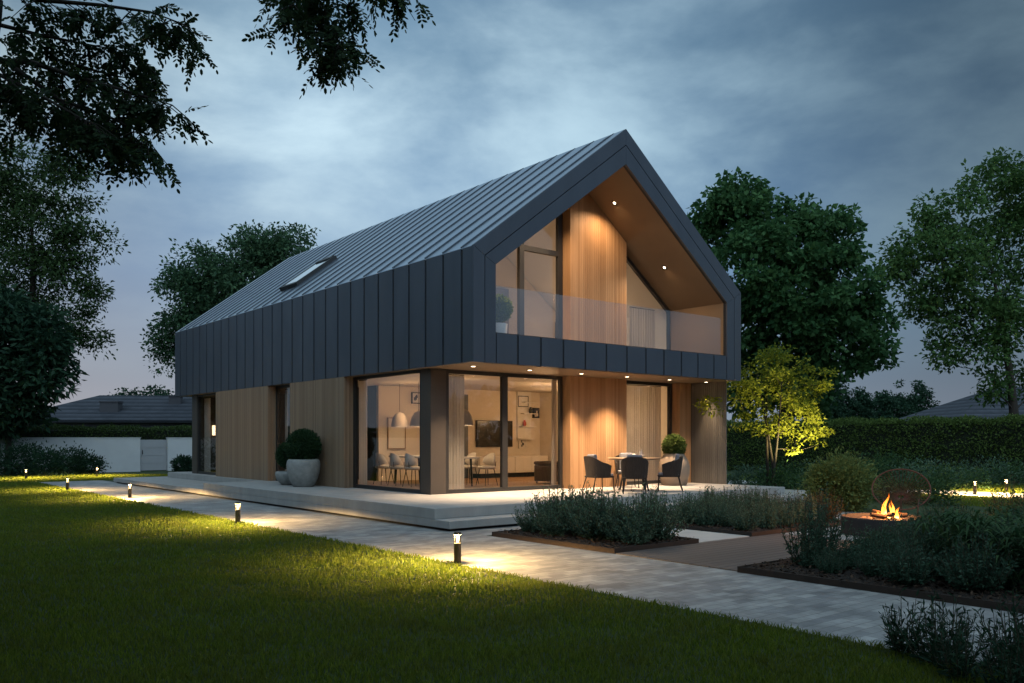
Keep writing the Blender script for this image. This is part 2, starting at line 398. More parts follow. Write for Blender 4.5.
def tree(name, label, cat, base, lobes, trunk_r, nclump, nleaf, clump_r, leaf, mat, aspect=.6, group=None, seed=1, stems=1, flat=.6, inner=.35, top=.75, limbfrac=.6):
    """tapered trunk, curved limbs out to leaf clumps spread through lobes of a crown"""
    rng = np.random.default_rng(seed)
    base = np.asarray(base, float)
    t = thing(name, label, cat, base, group=group)
    lob = [(np.asarray(c, float), np.asarray(r, float) if hasattr(r, '__len__') else np.array([r, r, r], float)) for c, r in lobes]
    vol = np.array([np.prod(r) ** (2 / 3) for _, r in lob]); vol /= vol.sum()
    cl = []
    for i, (c, r) in enumerate(lob):
        k = max(2, int(round(nclump * vol[i])))
        d = unit(rng.normal(size=(k, 3))); q = rng.uniform(inner, 1, size=(k, 1)) ** .6
        cl.append(c + d * q * r * rng.uniform(.88, 1.08, size=(k, 1)))
    cl = np.vstack(cl)
    cen = sum(c * v for (c, _), v in zip(lob, vol)); zmax = max(c[2] + r[2] for c, r in lob); zmin = min(c[2] - r[2] for c, r in lob)
    tb = MB()
    nodes = []          # (point, radius) anything a limb may grow from
    for s in range(stems):
        off = rng.normal(size=3) * (0 if stems == 1 else .5) * (cen[2] - base[2]) * .25; off[2] = 0
        b0 = base + (0 if stems == 1 else 1) * np.array([rng.normal() * .12, rng.normal() * .12, 0]) - np.array([0, 0, .1])
        topz = zmin + (zmax - zmin) * top
        tp = np.array([cen[0], cen[1], topz]) + off
        mid = (b0 + tp) / 2 + rng.normal(size=3) * np.array([1, 1, 0]) * .03 * (topz - base[2])
        pts = bez(b0, mid, tp, 11)
        rr = [trunk_r * (1.25 if i == 0 else 1) * (1 - .86 * i / 10) for i in range(11)]
        tb.tube(pts, rr, 9)
        lo = base[2] + (zmin - base[2]) * .8
        nodes += [(q, r) for q, r in zip(pts, rr) if q[2] > lo]
    ax0 = np.array([cen[0], cen[1]])
    order = np.argsort(np.hypot(cl[:, 0] - ax0[0], cl[:, 1] - ax0[1]) + .3 * np.abs(cl[:, 2] - cen[2]))
    for i in order:
        c = cl[i]
        if rng.random() > limbfrac: continue
        Q = np.array([q for q, _ in nodes]); dv = c - Q; dist = np.linalg.norm(dv, axis=1)
        cost = dist + np.maximum(0, Q[:, 2] - c[2] + .25 * dist) * 1.3
        k = int(np.argmin(cost)); q, r = nodes[k]; dd = dist[k]
        if dd < .15: continue
        r0 = min(r * .62, .012 * dd + trunk_r * .10); r1 = max(r0 * .3, .006)
        m = q * .5 + c * .5 + rng.normal(size=3) * .09 * dd + np.array([0, 0, .07 * dd])
        cv = bez(q, m, c, 6); rad = [r0 + (r1 - r0) * a / 5 for a in range(6)]
        tb.tube(cv, rad, 5, cap=False)
        nodes += [(cv[a], rad[a]) for a in (2, 3, 4, 5)]
    tb.build('trunk', M['bark'], t, base, smooth=True)
    k = rng.integers(int(nleaf * .5), int(nleaf * 1.5), size=len(cl))
    P = np.repeat(cl, k, axis=0); s = rng.uniform(.65, 1.25, size=len(cl)); s = np.repeat(s, k)[:, None]
    d = np.clip(rng.normal(size=P.shape), -1.5, 1.5) * clump_r * s * np.array([1, 1, flat]) * .55
    P = P + d
    ax = unit(d) + rng.normal(size=P.shape) * .7; ax[:, 2] -= .35
    V, F = leaf_quads(P, leaf * rng.uniform(.6, 1.2, len(P)), aspect, rng, .7, ax)
    link('crown', npmesh('crown', V - base, F), mat, t)
    return t

def shrub(name, label, cat, base, rad, mat, nleaf, leaf, aspect=.45, group=None, seed=1, clumps=60, zc=None, shell=.55, nstem=7):
    """rounded bush: leaf clumps over an ellipsoid, a few stems inside"""
    rng = np.random.default_rng(seed); base = np.asarray(base, float); rad = np.asarray(rad, float)
    t = thing(name, label, cat, base, group=group)
    c = base + np.array([0, 0, rad[2] * .95 if zc is None else zc])
    d = unit(rng.normal(size=(clumps, 3))); cl = c + d * rng.uniform(shell, 1.0, (clumps, 1)) * rad * rng.uniform(.85, 1.08, (clumps, 1))
    cl[:, 2] = np.maximum(cl[:, 2], base[2] + .06)
    k = nleaf // clumps
    P = np.repeat(cl, k, axis=0); dd = rng.normal(size=P.shape) * rad.mean() * .17; P = P + dd
    P[:, 2] = np.maximum(P[:, 2], base[2] + .02)
    ax = unit(P - c) + rng.normal(size=P.shape) * .6; ax[:, 2] += .25
    V, F = leaf_quads(P, leaf * rng.uniform(.6, 1.25, len(P)), aspect, rng, .5, ax)
    link('foliage', npmesh('foliage', V - base, F), mat, t)
    sb = MB()
    for i in range(nstem):
        e = cl[rng.integers(len(cl))]; b0 = base + np.array([rng.normal() * .05, rng.normal() * .05, -.03])
        sb.tube(bez(b0, b0 * .5 + e * .5 + np.array([0, 0, .1 * rad[2]]), e, 5), [.02, .016, .012, .009, .006], 5, cap=False)
    sb.build('stem', M['brownstem'], t, base)
    return t

def ball(name_f, parent, c, r, mat, n, leaf, rng, origin):
    """clipped ball of small leaves on a dark core"""
    d = unit(rng.normal(size=(n, 3))); P = c + d * r * rng.uniform(.86, 1.03, (n, 1)) * (1 + .035 * np.sin(d[:, :1] * 7 + d[:, 1:2] * 5))
    ax = d * .8 + rng.normal(size=P.shape) * .6
    V, F = leaf_quads(P, leaf * rng.uniform(.6, 1.3, n), .5, rng, .4, ax)
    d2 = unit(rng.normal(size=(n // 3, 3))); P2 = c + d2 * r * rng.uniform(.4, .85, (n // 3, 1))
    V2, F2 = leaf_quads(P2, leaf * 1.8, .7, rng, .4, d2 + rng.normal(size=P2.shape) * .6)
    V, F = merge([(V, F), (V2, F2)])
    return link(name_f, npmesh(name_f, V - np.asarray(origin), F), mat, parent)

# ================================================================== GROUND
ZT = .37
g = MB(); g.add([(-700, -700, 0), (900, -700, 0), (900, 900, 0), (-700, 900, 0)], [(0, 1, 2, 3)])
tag(g.build('ground', M['soil']), kind='structure')
PX0, PX1 = -3.88, -1.62
pth = MB(); pth.add([(PX0, -24, .004), (PX1, -24, .004), (PX1, 21.5, .004), (PX0, 21.5, .004)], [(0, 1, 2, 3)])
tag(pth.build('garden_path', M['path']), kind='structure')
# paving between the path and the terrace, round the first bed
p2 = MB(); p2.add([(PX1 + .0, -2.52, .0042), (12.4, -2.52, .0042), (12.4, -1.2, .0042), (PX1 + .0, -1.2, .0042)], [(0, 1, 2, 3)])
tag(p2.build('step_paving', M['path']), kind='structure')
# walkway slabs between the two beds
ws = MB()
for i in range(3):
    y0 = -5.38 + i * .96
    for (xa, xb) in ((.24, 1.54),):
        ws.box(xa, xb, y0 + .006, y0 + .948, -.1, .02)
tag(ws.build('walkway_paving', M['slab'], bevel=.006), kind='structure')
# deck of boards
dk = MB(); nb = 14; bw = (7.44 - 5.42) / nb
for i in range(nb):
    y0 = -7.44 + i * bw
    dk.box(-1.61, 2.25, y0 + .004, y0 + bw - .004, -.05, .016)
tag(dk.build('deck_boards', M['deck'], bevel=.004), kind='structure')
pt = MB(); pt.add([(2.27, -9.2, .0046), (7.3, -9.2, .0046), (7.3, -3.1, .0046), (2.27, -3.1, .0046)], [(0, 1, 2, 3)])
tag(pt.build('patio_paving', M['patio']), kind='structure')
# far side path with its strip of lawn
fp = MB(); fp.add([(14.6, -9, .005), (16.9, -9, .005), (16.9, -1.0, .005), (14.6, -1.0, .005)], [(0, 1, 2, 3)])
tag(fp.build('side_path', M['slab']), kind='structure')
sp = MB(); sp.add([(14.2, 4.6, .005), (18, 4.6, .005), (18, 6.4, .005), (14.2, 6.4, .005)], [(0, 1, 2, 3)])
tag(sp.build('rear_paving', M['slab']), kind='structure')

# planting beds: steel edge + mulch
def bed(name, x0, x1, y0, y1, label):
    t = thing(name, label, 'planting bed', (x0, y0, 0))
    e = MB(); h = .075; w = .014
    e.box(x0, x1, y0, y0 + w, -.05, h); e.box(x0, x1, y1 - w, y1, -.05, h)
    e.box(x0, x0 + w, y0 + w, y1 - w, -.05, h); e.box(x1 - w, x1, y0 + w, y1 - w, -.05, h)
    e.build('edging', M['corten'], t, (x0, y0, 0))
    nx, ny = max(2, int((x1 - x0) / .12)), max(2, int((y1 - y0) / .12))
    xs = np.linspace(x0 + w, x1 - w, nx); ys = np.linspace(y0 + w, y1 - w, ny)
    X, Y = np.meshgrid(xs, ys); rng = np.random.default_rng(int(abs(x0 * 10) + 3))
    Z = .045 + rng.random(X.shape) * .03
    V = np.stack([X - x0, Y - y0, Z], -1).reshape(-1, 3)
    i = np.arange(ny - 1)[:, None] * nx + np.arange(nx - 1)[None]
    F = np.stack([i, i + 1, i + nx + 1, i + nx], -1).reshape(-1, 4)
    link('mulch', npmesh('mulch', V, F), M['mulch'], t)
    n = int((x1 - x0) * (y1 - y0) * 420)
    P = np.stack([rng.uniform(x0 + .03, x1 - .05, n), rng.uniform(y0 + .03, y1 - .05, n), rng.uniform(.06, .095, n)], -1) - np.array([x0, y0, 0])
    ax = rng.normal(size=P.shape) * np.array([1, 1, .25])
    V, F = leaf_quads(P, rng.uniform(.025, .07, n), .45, rng, 1.6, ax)
    c = link('bark_chips', npmesh('bark_chips', V, F), M['chips'], t); c['kind'] = 'stuff'
    return t
BEDA = (-1.61, .22, -5.4, -2.66); BEDB = (1.56, 4.7, -5.4, -2.54); BEDC = (-1.67, 2.25, -15.5, -7.46)
bed('planting_bed', *BEDA, 'rust-edged mulch bed with grey-green plants between the terrace corner and the deck')
bed('planting_bed', *BEDB, 'planted mulch bed beyond the short slab walkway, below the terrace chairs')
bed('planting_bed', *BEDC, 'dark mulch bed with rusty edge along the path in the right foreground')

# terrace
ter = MB()
ter.box(-1.785, 8.88, -1.264, 10.12, .185, ZT)
ter.box(-.10, 8.88, 10.12, 18.62, .185, ZT)
ter.box(-1.785, 10.8, -1.713, 19.3, .05, .183)
ter_o = ter.build('terrace', M['concrete'], bevel=.008); tag(ter_o, kind='structure')
tf = MB(); tf.box(-1.70, 10.7, -1.63, 19.2, -.1, .05)
tag(tf.build('terrace_base', M['gap']), kind='structure')

# ================================================================== HOUSE
W, L, ZS, ZE, ZR = 8.795, 18.12, 3.12, 5.439, 8.753
XM = W / 2; SL = (ZR - ZE) / XM
H = thing('house', 'modern gabled house with dark standing-seam metal upper storey over timber and glass ground floor', 'house', (0, 0, 0))
P0 = [(0, ZS), (0, ZE), (XM, ZR), (W, ZE), (W, ZS)]
P1 = [(.287, ZS), (.287, 5.268), (XM, 8.379), (W - .287, 5.268), (W - .287, ZS)]
P2 = [(.565, ZS), (.565, 5.121), (XM, 7.94), (8.2, 5.121), (8.2, ZS)]
gf = MB()
def band(A, B, g0, g1):
    def off(p, q, t): return (p[0] + (q[0] - p[0]) * t, p[1] + (q[1] - p[1]) * t)
    for i in range(4):
        a0, a1, b0, b1 = A[i], A[i + 1], B[i], B[i + 1]
        a0, b0 = off(a0, b0, g0), off(b0, a0, g1); a1, b1 = off(a1, b1, g0), off(b1, a1, g1)
        # mitre gap at the ends
        def sh(p, q, d=.004):
            v = Vector((q[0] - p[0], q[1] - p[1])); l = v.length; return (p[0] + v.x / l * d, p[1] + v.y / l * d)
        e0 = 0 if i == 0 else .004; e1 = 0 if i == 3 else .004
        gf.prism_y([sh(a0, a1, e0), sh(a1, a0, e1), sh(b1, b0, e1), sh(b0, b1, e0)], 0, .06)
band(P0, P1, 0, .03); band(P1, P2, .03, 0)
gf.build('gable_frame', M['clad'], H)
gb = MB()
Pi = [(.03, ZS + .01), (.03, ZE - .03), (XM, ZR - .06), (W - .03, ZE - .03), (W - .03, ZS + .01)]
for i in range(4): gb.prism_y([Pi[i], Pi[i + 1], P2[i + 1], P2[i]], .045, .12)
gb.build('frame_backing', M['gap'], H)

# long side cladding: wide tray panels with recessed joints
PITCH = .659; SY0 = .40
seams = [SY0 + k * PITCH for k in range(27) if SY0 + k * PITCH < L - .1]
def clad_side(x0, x1):
    m = MB(); edges = [.061] + seams + [L]
    for a, b in zip(edges[:-1], edges[1:]):
        m.box(x0, x1, a + (.033 if a > .1 else 0), b - (.033 if b < L - .01 else 0), ZS, ZE - .012)
    return m
clad_side(0, .05).build('side_cladding', M['clad'], H, bevel=.006)
clad_side(W - .05, W).build('side_cladding', M['clad'], H)
bk = MB(); bk.box(.018, .09, .07, L - .05, ZS + .01, ZE - .02); bk.box(W - .09, W - .018, .07, L - .05, ZS + .01, ZE)
bk.build('cladding_backing', M['gap'], H)
# roof: two slopes with standing seams
rf = MB()
T = .14
for sgn in (0, 1):
    def P(x, z): return (x, z) if sgn == 0 else (W - x, z)
    poly = [P(0, ZE), P(XM, ZR), P(XM, ZR - T * 1.25), P(.10, ZE - .10), P(0, ZE - .011)]
    if sgn: poly = poly[::-1]
    rf.prism_y(poly, .06, L)
rf.build('roof', M['roof'], H)
rs = MB()
nx_, nz_ = -SL / math.hypot(1, SL), 1 / math.hypot(1, SL)
for y in seams:
    for sgn in (0, 1):
        h = .026
        q = [(-.006, ZE), (XM, ZR + .002), (XM, ZR + .008), (XM - .25, ZR - .25 * SL + h * 1.25), (-.006 + nx_ * h, ZE + nz_ * h)]
        if sgn: q = [(W - a, b) for a, b in q][::-1]
        rs.prism_y(q, y - .016, y + .016)
rs.build('standing_seam', M['clad'], H)
rc = MB(); rc.prism_y([(XM - .13, ZR - .13 * SL + .03), (XM, ZR + .035), (XM + .13, ZR - .13 * SL + .03), (XM, ZR - .02)], .07, L)
# skylight on the left slope
def onroof(x, y, h): return (x + nx_ * h, y, ZE + SL * x + nz_ * h)
def roofbox(m, x0, x1, y0, y1, h0, h1):
    m.add([onroof(x0, y0, h0), onroof(x1, y0, h0), onroof(x1, y1, h0), onroof(x0, y1, h0), onroof(x0, y0, h1), onroof(x1, y0, h1), onroof(x1, y1, h1), onroof(x0, y1, h1)],
          [(0, 3, 2, 1), (4, 5, 6, 7), (0, 1, 5, 4), (1, 2, 6, 5), (2, 3, 7, 6), (3, 0, 4, 7)])
sk = MB(); x0, x1, y0, y1 = .80, 2.08, 9.62, 10.80
roofbox(sk, x0, x1, y0, y0 + .09, -.02, .13); roofbox(sk, x0, x1, y1 - .09, y1, -.02, .13)
roofbox(sk, x0, x0 + .10, y0 + .09, y1 - .09, -.02, .12); roofbox(sk, x1 - .12, x1, y0 + .09, y1 - .09, -.02, .15)
sko = sk.build('skylight', M['frame'], H)
sp_ = MB(); roofbox(sp_, x0 + .10, x1 - .12, y0 + .09, y1 - .09, .08, .118); sp_.build('pane', M['skyglass'], sko)

# back gable
bg = MB(); bg.prism_y([(.1, ZS), (.1, ZE - .05), (XM, ZR - .2), (W - .1, ZE - .05), (W - .1, ZS)], L - .25, L - .02)
bg.build('rear_gable', M['clad'], H)

# parapet under the balcony
pp = MB(); fs = [.567, 1.15, 1.783, 2.431, 3.093, 3.754, 4.429, 5.081, 5.724, 6.375, 7.014, 7.657, 8.198]
for a, b in zip(fs[:-1], fs[1:]): pp.box(a + .024, b - .024, .0, .05, ZS, 3.735)
pp.build('parapet', M['clad'], H, bevel=.005)
pb = MB(); pb.box(.567, 8.198, .018, .16, ZS + .004, 3.725); pb.build('parapet_backing', M['gap'], H)
# balcony floor, soffit
so = MB(); so.box(.02, W - .02, .02, 1.90, ZS + .004, ZS + .07); so.box(.02, .34, 1.90, L - .02, ZS + .004, ZS + .07); so.box(.34, 3.0, 14.0, L - .02, ZS + .004, ZS + .07)
so.build('soffit', M['soffit'], H)
bf = MB(); bf.box(.1, W - .1, .16, 1.9, 3.25, 3.45); bf.build('balcony_floor', M['slab'], H)
# gable ceiling and cheeks
gc = MB()
for sgn in (0, 1):
    poly = [(.565, 5.121), (XM, 7.94), (XM, 8.1), (.40, 5.15)] if sgn == 0 else [(8.2, 5.121), (8.36, 5.15), (XM, 8.1), (XM, 7.94)]
    gc.prism_y(poly, .12, 1.9)
gc.build('gable_ceiling', M['soffit'], H)
for xa, xb in ((.45, .565), (8.2, 8.32)):
    ck = MB(); ck.box(xa, xb, .12, 1.9, 3.45, 5.16); ck.build('cheek_wall', M['soffit'], H)

# slatted timber walls (every board its own strip inside the part's mesh)
def boards_y(x0, x1, yf, yb, zf, pitch=.064, gap=.006, ztop=None, zbot=.372):
    """boards on a wall facing -y; ztop may be a function of x"""
    m = MB(); n = max(1, round((x1 - x0) / pitch)); w = (x1 - x0) / n
    for i in range(n):
        a, b = x0 + i * w, x0 + (i + 1) * w - gap
        dz = random.uniform(0, .002)
        za, zb = (ztop(a), ztop(b)) if ztop else (zf, zf)
        yy = yf + dz
        m.add([(a, yy, zbot), (b, yy, zbot), (b, yb, zbot), (a, yb, zbot), (a, yy, za), (b, yy, zb), (b, yb, zb), (a, yb, za)],
              [(0, 3, 2, 1), (4, 5, 6, 7), (0, 1, 5, 4), (1, 2, 6, 5), (2, 3, 7, 6), (3, 0, 4, 7)])
    return m
def boards_x(y0, y1, xf, xb, z0, z1, pitch=.064, gap=.006, m=None):
    m = m or MB(); n = max(1, round((y1 - y0) / pitch)); w = (y1 - y0) / n
    for i in range(n):
        a, b = y0 + i * w, y0 + (i + 1) * w - gap
        d = random.uniform(0, .002)
        m.box(min(xf + d, xb), max(xf + d, xb), a, b, z0, z1)
    return m
ceil_in = lambda x: 5.121 + (7.94 - 5.121) / (XM - .565) * (x - .565) if x < XM else 5.121 + (7.94 - 5.121) / (8.2 - XM) * (8.2 - x)
YW, YG = 1.60, 1.867            # timber face, glazing line
def timber(name, m, mat, back):
    o = m.build(name, mat, H); back.build('wall_backing', M['gap'], o); return o
b_ = MB(); b_.box(4.16, 6.12, YW + .03, YG + .2, ZT, ZS); timber('timber_wall', boards_y(4.14, 6.135, YW, YW + .028, ZS + .002), M['wood'], b_)
b_ = MB(); b_.box(8.27, 8.73, YW + .03, YG + .2, ZT, ZS); timber('timber_wall', boards_y(8.25, 8.735, YW, YW + .028, ZS + .002), M['wood'], b_)
for (xr, z0, z1) in ((4.14, ZT, ZS), (8.25, ZT, ZS), (4.14, 3.452, 7.6)):   # the returns of the timber walls, next to the glazing
    boards_x(YW + .03, YG + .12, xr, xr + .018, z0, z1).build('timber_return', M['wood'], H)
b_ = MB(); b_.prism_y([(4.16, 3.452), (4.16, 7.68), (4.4, 7.86), (6.12, 6.55), (6.12, 3.452)], YW + .03, YG + .2)
timber('timber_wall', boards_y(4.14, 6.135, YW, YW + .028, 0, ztop=lambda x: ceil_in(x) - .004, zbot=3.452), M['wood'], b_)
# wing wall at the right end, facing the terrace
b_ = MB(); b_.box(8.755, 8.785, .46, 2.1, ZT + .002, ZS); timber('timber_wall', boards_x(.42, YW - .003, 8.735, 8.752, ZT + .002, ZS + .002), M['woodgrey'], b_)
# timber panels on the long side
for (y0, y1) in ((5.345, 8.46), (9.94, 14.07)):
    m = boards_x(y0, y1, .004, .03, ZT + .002, ZS + .002); boards_y_m = boards_y(.034, .26, y0, y0 + .022, ZS + .002)
    off = len(m.v); m.v += boards_y_m.v; m.f += [tuple(i + off for i in f) for f in boards_y_m.f]
    b_ = MB(); b_.box(.036, .34, y0 + .025, y1 - .01, ZT + .001, ZS); timber('timber_wall', m, M['woodside'], b_)
# corner posts
cp = MB(); cp.box(.235, .64, YG, 2.26, ZT, ZS + .003); cp.build('corner_post', M['post'], H, bevel=.006)
cp = MB(); cp.box(.235, .45, 16.5, 17.0, ZT, ZS + .003); cp.build('corner_post', M['post'], H, bevel=.006)

# windows
def window_y(x0, x1, y, z0, z1, f=.07, mull=(), d=.09, trans=(), bot=.09):
    """glazed opening in a wall facing -y: frame, mullions and pane"""
    m = MB(); m.box(x0, x0 + f, y, y + d, z0, z1); m.box(x1 - f, x1, y, y + d, z0, z1)
    m.box(x0 + f, x1 - f, y, y + d, z0, z0 + bot); m.box(x0 + f, x1 - f, y, y + d, z1 - f, z1)
    o = m.build('window', M['frame'], H, bevel=.004)
    for (a, w) in mull:
        q = MB(); q.box(a - w / 2, a + w / 2, y - .012, y + d - .01, z0 + bot, z1 - f); q.build('mullion', M['frame'], o)
    p = MB(); p.box(x0 + f, x1 - f, y + d * .5, y + d * .5 + .008, z0 + bot, z1 - f); p.build('pane', M['glass'], o)
    return o
def window_x(y0, y1, x, z0, z1, f=.07, d=.09, bot=.09):
    m = MB(); m.box(x, x + d, y0, y0 + f, z0, z1); m.box(x, x + d, y1 - f, y1, z0, z1)
    m.box(x, x + d, y0 + f, y1 - f, z0, z0 + bot); m.box(x, x + d, y0 + f, y1 - f, z1 - f, z1)
    o = m.build('window', M['frame'], H, bevel=.004)
    p = MB(); p.box(x + d * .5, x + d * .5 + .008, y0 + f, y1 - f, z0 + bot, z1 - f); p.build('pane', M['glass'], o)
    return o
window_y(.64, 4.14, YG + .01, ZT, ZS, mull=((2.31, .16),), f=.085)
window_y(6.135, 8.25, YG + .01, ZT, ZS, f=.085)
window_x(2.26, 5.345, .255, ZT, ZS, f=.075)
window_x(8.46, 9.94, .255, ZT, ZS, f=.075)
window_x(14.07, 16.5, .255, ZT, ZS, f=.06)
# upper windows follow the ceiling
def up_window(x0, x1, mulls, trans):
    f = .08; y0, y1 = YG + .01, YG + .10
    m = MB()
    ca, cb = ceil_in(x0), ceil_in(x1)
    m.prism_y([(x0, 3.45), (x0, ca), (x0 + f, ceil_in(x0 + f)), (x0 + f, 3.45)], y0, y1)
    m.prism_y([(x1 - f, 3.45), (x1 - f, ceil_in(x1 - f)), (x1, cb), (x1, 3.45)], y0, y1)
    m.prism_y([(x0 + f, ceil_in(x0 + f) - .11), (x0 + f, ceil_in(x0 + f)), (x1 - f, ceil_in(x1 - f)), (x1 - f, ceil_in(x1 - f) - .11)], y0, y1)
    m.box(x0 + f, x1 - f, y0, y1, 3.452, 3.54)
    o = m.build('window', M['frame'], H)
    for a, w, zt in mulls:
        q = MB(); q.prism_y([(a - w / 2, 3.54), (a - w / 2, ceil_in(a - w / 2) - .11), (a + w / 2, ceil_in(a + w / 2) - .11), (a + w / 2, 3.54)], y0 - .014, y1 - .01); q.build('mullion', M['frame'], o)
    for (a, b, z) in trans:
        q = MB(); q.box(a, b, y0 - .01, y1 - .012, z - .06, z + .06); q.build('transom', M['frame'], o)
    p = MB(); p.prism_y([(x0 + f, 3.54), (x0 + f, ceil_in(x0 + f) - .11), (x1 - f, ceil_in(x1 - f) - .11), (x1 - f, 3.54)], y0 + .045, y0 + .053)
    p.build('pane', M['glass'], o)
    return o
up_window(.565, 4.14, ((2.82, .14, 0), (4.03, .10, 0)), ((2.89, 3.98, 6.12),))
up_window(6.135, 8.2, (), ())

# balustrade: four glass panes
px_ = [.60, 2.25, 4.15, 6.1, 8.08]
bl = MB()
bl.box(.57, 8.19, .09, .125, 3.735, 3.76); blo = bl.build('balustrade', M['blackmetal'], H)
for a, b in zip(px_[:-1], px_[1:]):
    q = MB(); q.box(a + .006, b - .006, .10, .112, 3.76, 4.72); q.build('pane', M['bglass'], blo, bevel=.003)

# downlights in the soffit and the gable ceiling
DL = [(.65, .88), (2.22, .88), (3.84, .90), (5.38, .88), (6.99, .90), (8.50, .90)]
for (x, y) in DL:
    m = MB(); m.lathe([(.052, -.006), (.075, -.006), (.078, .006), (.052, .006), (.052, -.006)], 20, (x, y, ZS), cap=False); o = m.build('downlight', M['blackmetal'], H)
    q = MB(); q.lathe([(0.0005, -.0095), (.046, -.0095)], 20, (x, y, ZS + .002)); q.build('lens', M['downlens'], o)
    spot(H, (x, y, ZS - .03), (900 if x < 6.5 else 700) if x < 8 else 320, (94 if x < 6.5 else 84) if x < 8 else 56, 1., (1., .70, .43), (x, y, 0) if x < 8 else (x - .12, y, 0), .03)
for (px, py) in ((614.5, 203), (664.5, 267.5)):
    d = np.array([CT * (px - 512) / FPX + ST, CT - ST * (px - 512) / FPX, (HY - py) / FPX])
    s = (7.94 - 5.121) / (8.2 - XM)
    t_ = (5.121 + s * 8.2 - s * CAM[0] - CAM[2]) / (d[2] + s * d[0]); p = CAM + t_ * d
    nv = Vector((-s, 0, -1)).normalized(); pv = Vector(p)
    rot = nv.to_track_quat('Z', 'Y').to_matrix()
    m = MB(); m.lathe([(.052, .006), (.075, .006), (.078, -.006), (.052, -.006), (.052, .006)], 20, cap=False); m.v = [tuple(rot @ Vector(v) + pv) for v in m.v]; o = m.build('downlight', M['blackmetal'], H)
    q = MB(); q.lathe([(.0005, .004), (.034, .004)], 20); q.v = [tuple(rot @ Vector(v) + pv) for v in q.v]; q.build('lens', M['downlens'], o)
    spot(H, tuple(pv + nv * .03), 190, 150, 1., (1., .68, .38), tuple(pv + Vector((-.15, 0, -1)) * 2), .03)

for xx in (2.05, 3.3):  # unseen pair added on the left slope to light the balcony plant
    zc = ceil_in(xx); s = (7.94 - 5.121) / (XM - .565); nv = Vector((s, 0, -1)).normalized(); pv = Vector((xx, .92, zc)); rot = nv.to_track_quat('Z', 'Y').to_matrix()
    m = MB(); m.lathe([(.052, .006), (.075, .006), (.078, -.006), (.052, -.006), (.052, .006)], 20, cap=False); m.v = [tuple(rot @ Vector(v) + pv) for v in m.v]; o = m.build('downlight', M['blackmetal'], H)
    q = MB(); q.lathe([(.0005, .004), (.034, .004)], 20); q.v = [tuple(rot @ Vector(v) + pv) for v in q.v]; q.build('lens', M['downlens'], o)
    spot(H, tuple(pv + nv * .03), 330, 150, 1., (1., .70, .42), tuple(pv + Vector((-.05, 0, -1)) * 2), .03)
# interior shell
iw = MB(); iw.box(2.30, 8.52, 7.6, 7.72, ZT, 3.11); iw.box(8.40, 8.52, YG + .1, 7.6, ZT, 3.11)
iw.build('interior_wall', M['plaster'], H)
iw = MB(); iw.box(.36, 8.4, 13.9, 14.0, ZT, 3.11); iw.box(2.3, 2.42, 7.72, 13.9, ZT, 3.11); iw.build('hall_wall', M['darkwall'], H)
fl = MB()
for i in range(60):
    y0 = 1.97 + i * .2
    if y0 < 13.8: fl.box(.35, 8.5, y0, y0 + .197, ZT, ZT + .012)
fl.build('floor', M['floorwood'], H)
cl = MB(); cl.box(.34, 8.56, 1.98, 13.99, 3.11, 3.2); cl.build('ceiling', M['ceil'], H)
uf = MB(); uf.box(.1, W - .1, 1.97, 7, 3.33, 3.45); uf.build('upper_floor', M['floorwood'], H)
ub = MB(); ub.prism_y([(.565, 3.45), (.565, 5.1), (XM, 7.9), (8.2, 5.1), (8.2, 3.45)], 6.0, 6.1); ub.build('upper_wall', M['plaster'], H)
uc = MB()
uc.prism_y([(.5, 5.13), (XM, 7.95), (XM, 8.05), (.45, 5.2)], 1.99, 6.1); uc.prism_y([(8.2, 5.13), (8.35, 5.2), (XM, 8.05), (XM, 7.95)], 1.99, 6.1)
uc.box(.45, .55, 1.99, 6.1, 3.45, 5.2); uc.box(8.22, 8.32, 1.99, 6.1, 3.45, 5.2); uc.build('upper_ceiling', M['plasterw'], H)
ud = MB(); ud.box(5.15, 5.72, 5.93, 5.998, 3.45, 6.0); ud.build('inner_door', surf('mauve grey door', (.2, .17, .18), .6), H)
# entrance inner wall (the lit recess at the far left end)
ew = MB(); ew.box(1.6, 1.7, 14.0, 17.9, ZT, 3.11); ew.box(.55, 1.6, 17.6, 17.7, ZT, 3.11); ew.build('entrance_wall', M['darkwall'], H)

# interior light
for (x, y, w) in ((2.35, 3.9, 24), (2.35, 6.0, 24), (5.6, 4.2, 42), (7.4, 5.6, 36)):
    point(H, (x, y, 2.35), w, (1., .58, .27), .18)
point(H, (7.2, 3.3, 2.0), 60, (1., .66, .36), .18)
point(H, (2.6, 4.2, 5.3), 32, (1., .62, .34), .18)
point(H, (6.9, 4.2, 4.9), 34, (1., .68, .42), .18)
point(H, (1.1, 15.6, 2.4), 9, (1., .6, .28), .1)

# ================================================================== THINGS INSIDE
def curtain(label, p0, p1, z0, z1, amp=.05, nf=7, group='curtains behind the glass'):
    c = thing('curtain', label, 'curtain', (p0[0], p0[1], z0), group=group)
    n = nf * 10; m = MB(); d = np.array([p1[0] - p0[0], p1[1] - p0[1]]); ln = np.linalg.norm(d); d /= ln; nrm = np.array([-d[1], d[0]])
    vs = []; fs = []
    for i in range(n + 1):
        t = i / n; a = amp * (math.sin(t * nf * 2 * math.pi) + .3 * math.sin(t * nf * 4.3 + 1))
        q = np.array(p0[:2]) + d * ln * t + nrm * a
        vs += [(q[0], q[1], z0), (q[0], q[1], z1)]
    for i in range(n): fs.append((2 * i, 2 * i + 2, 2 * i + 3, 2 * i + 1))
    m.add(vs, fs); m.build('drape', M['curtain'], c, (p0[0], p0[1], z0), smooth=True)
    r = MB(); r.tube([(p0[0], p0[1], z1 + .02), (p1[0], p1[1], z1 + .02)], .012, 8); r.build('rail', M['blackmetal'], c, (p0[0], p0[1], z0))
    return c
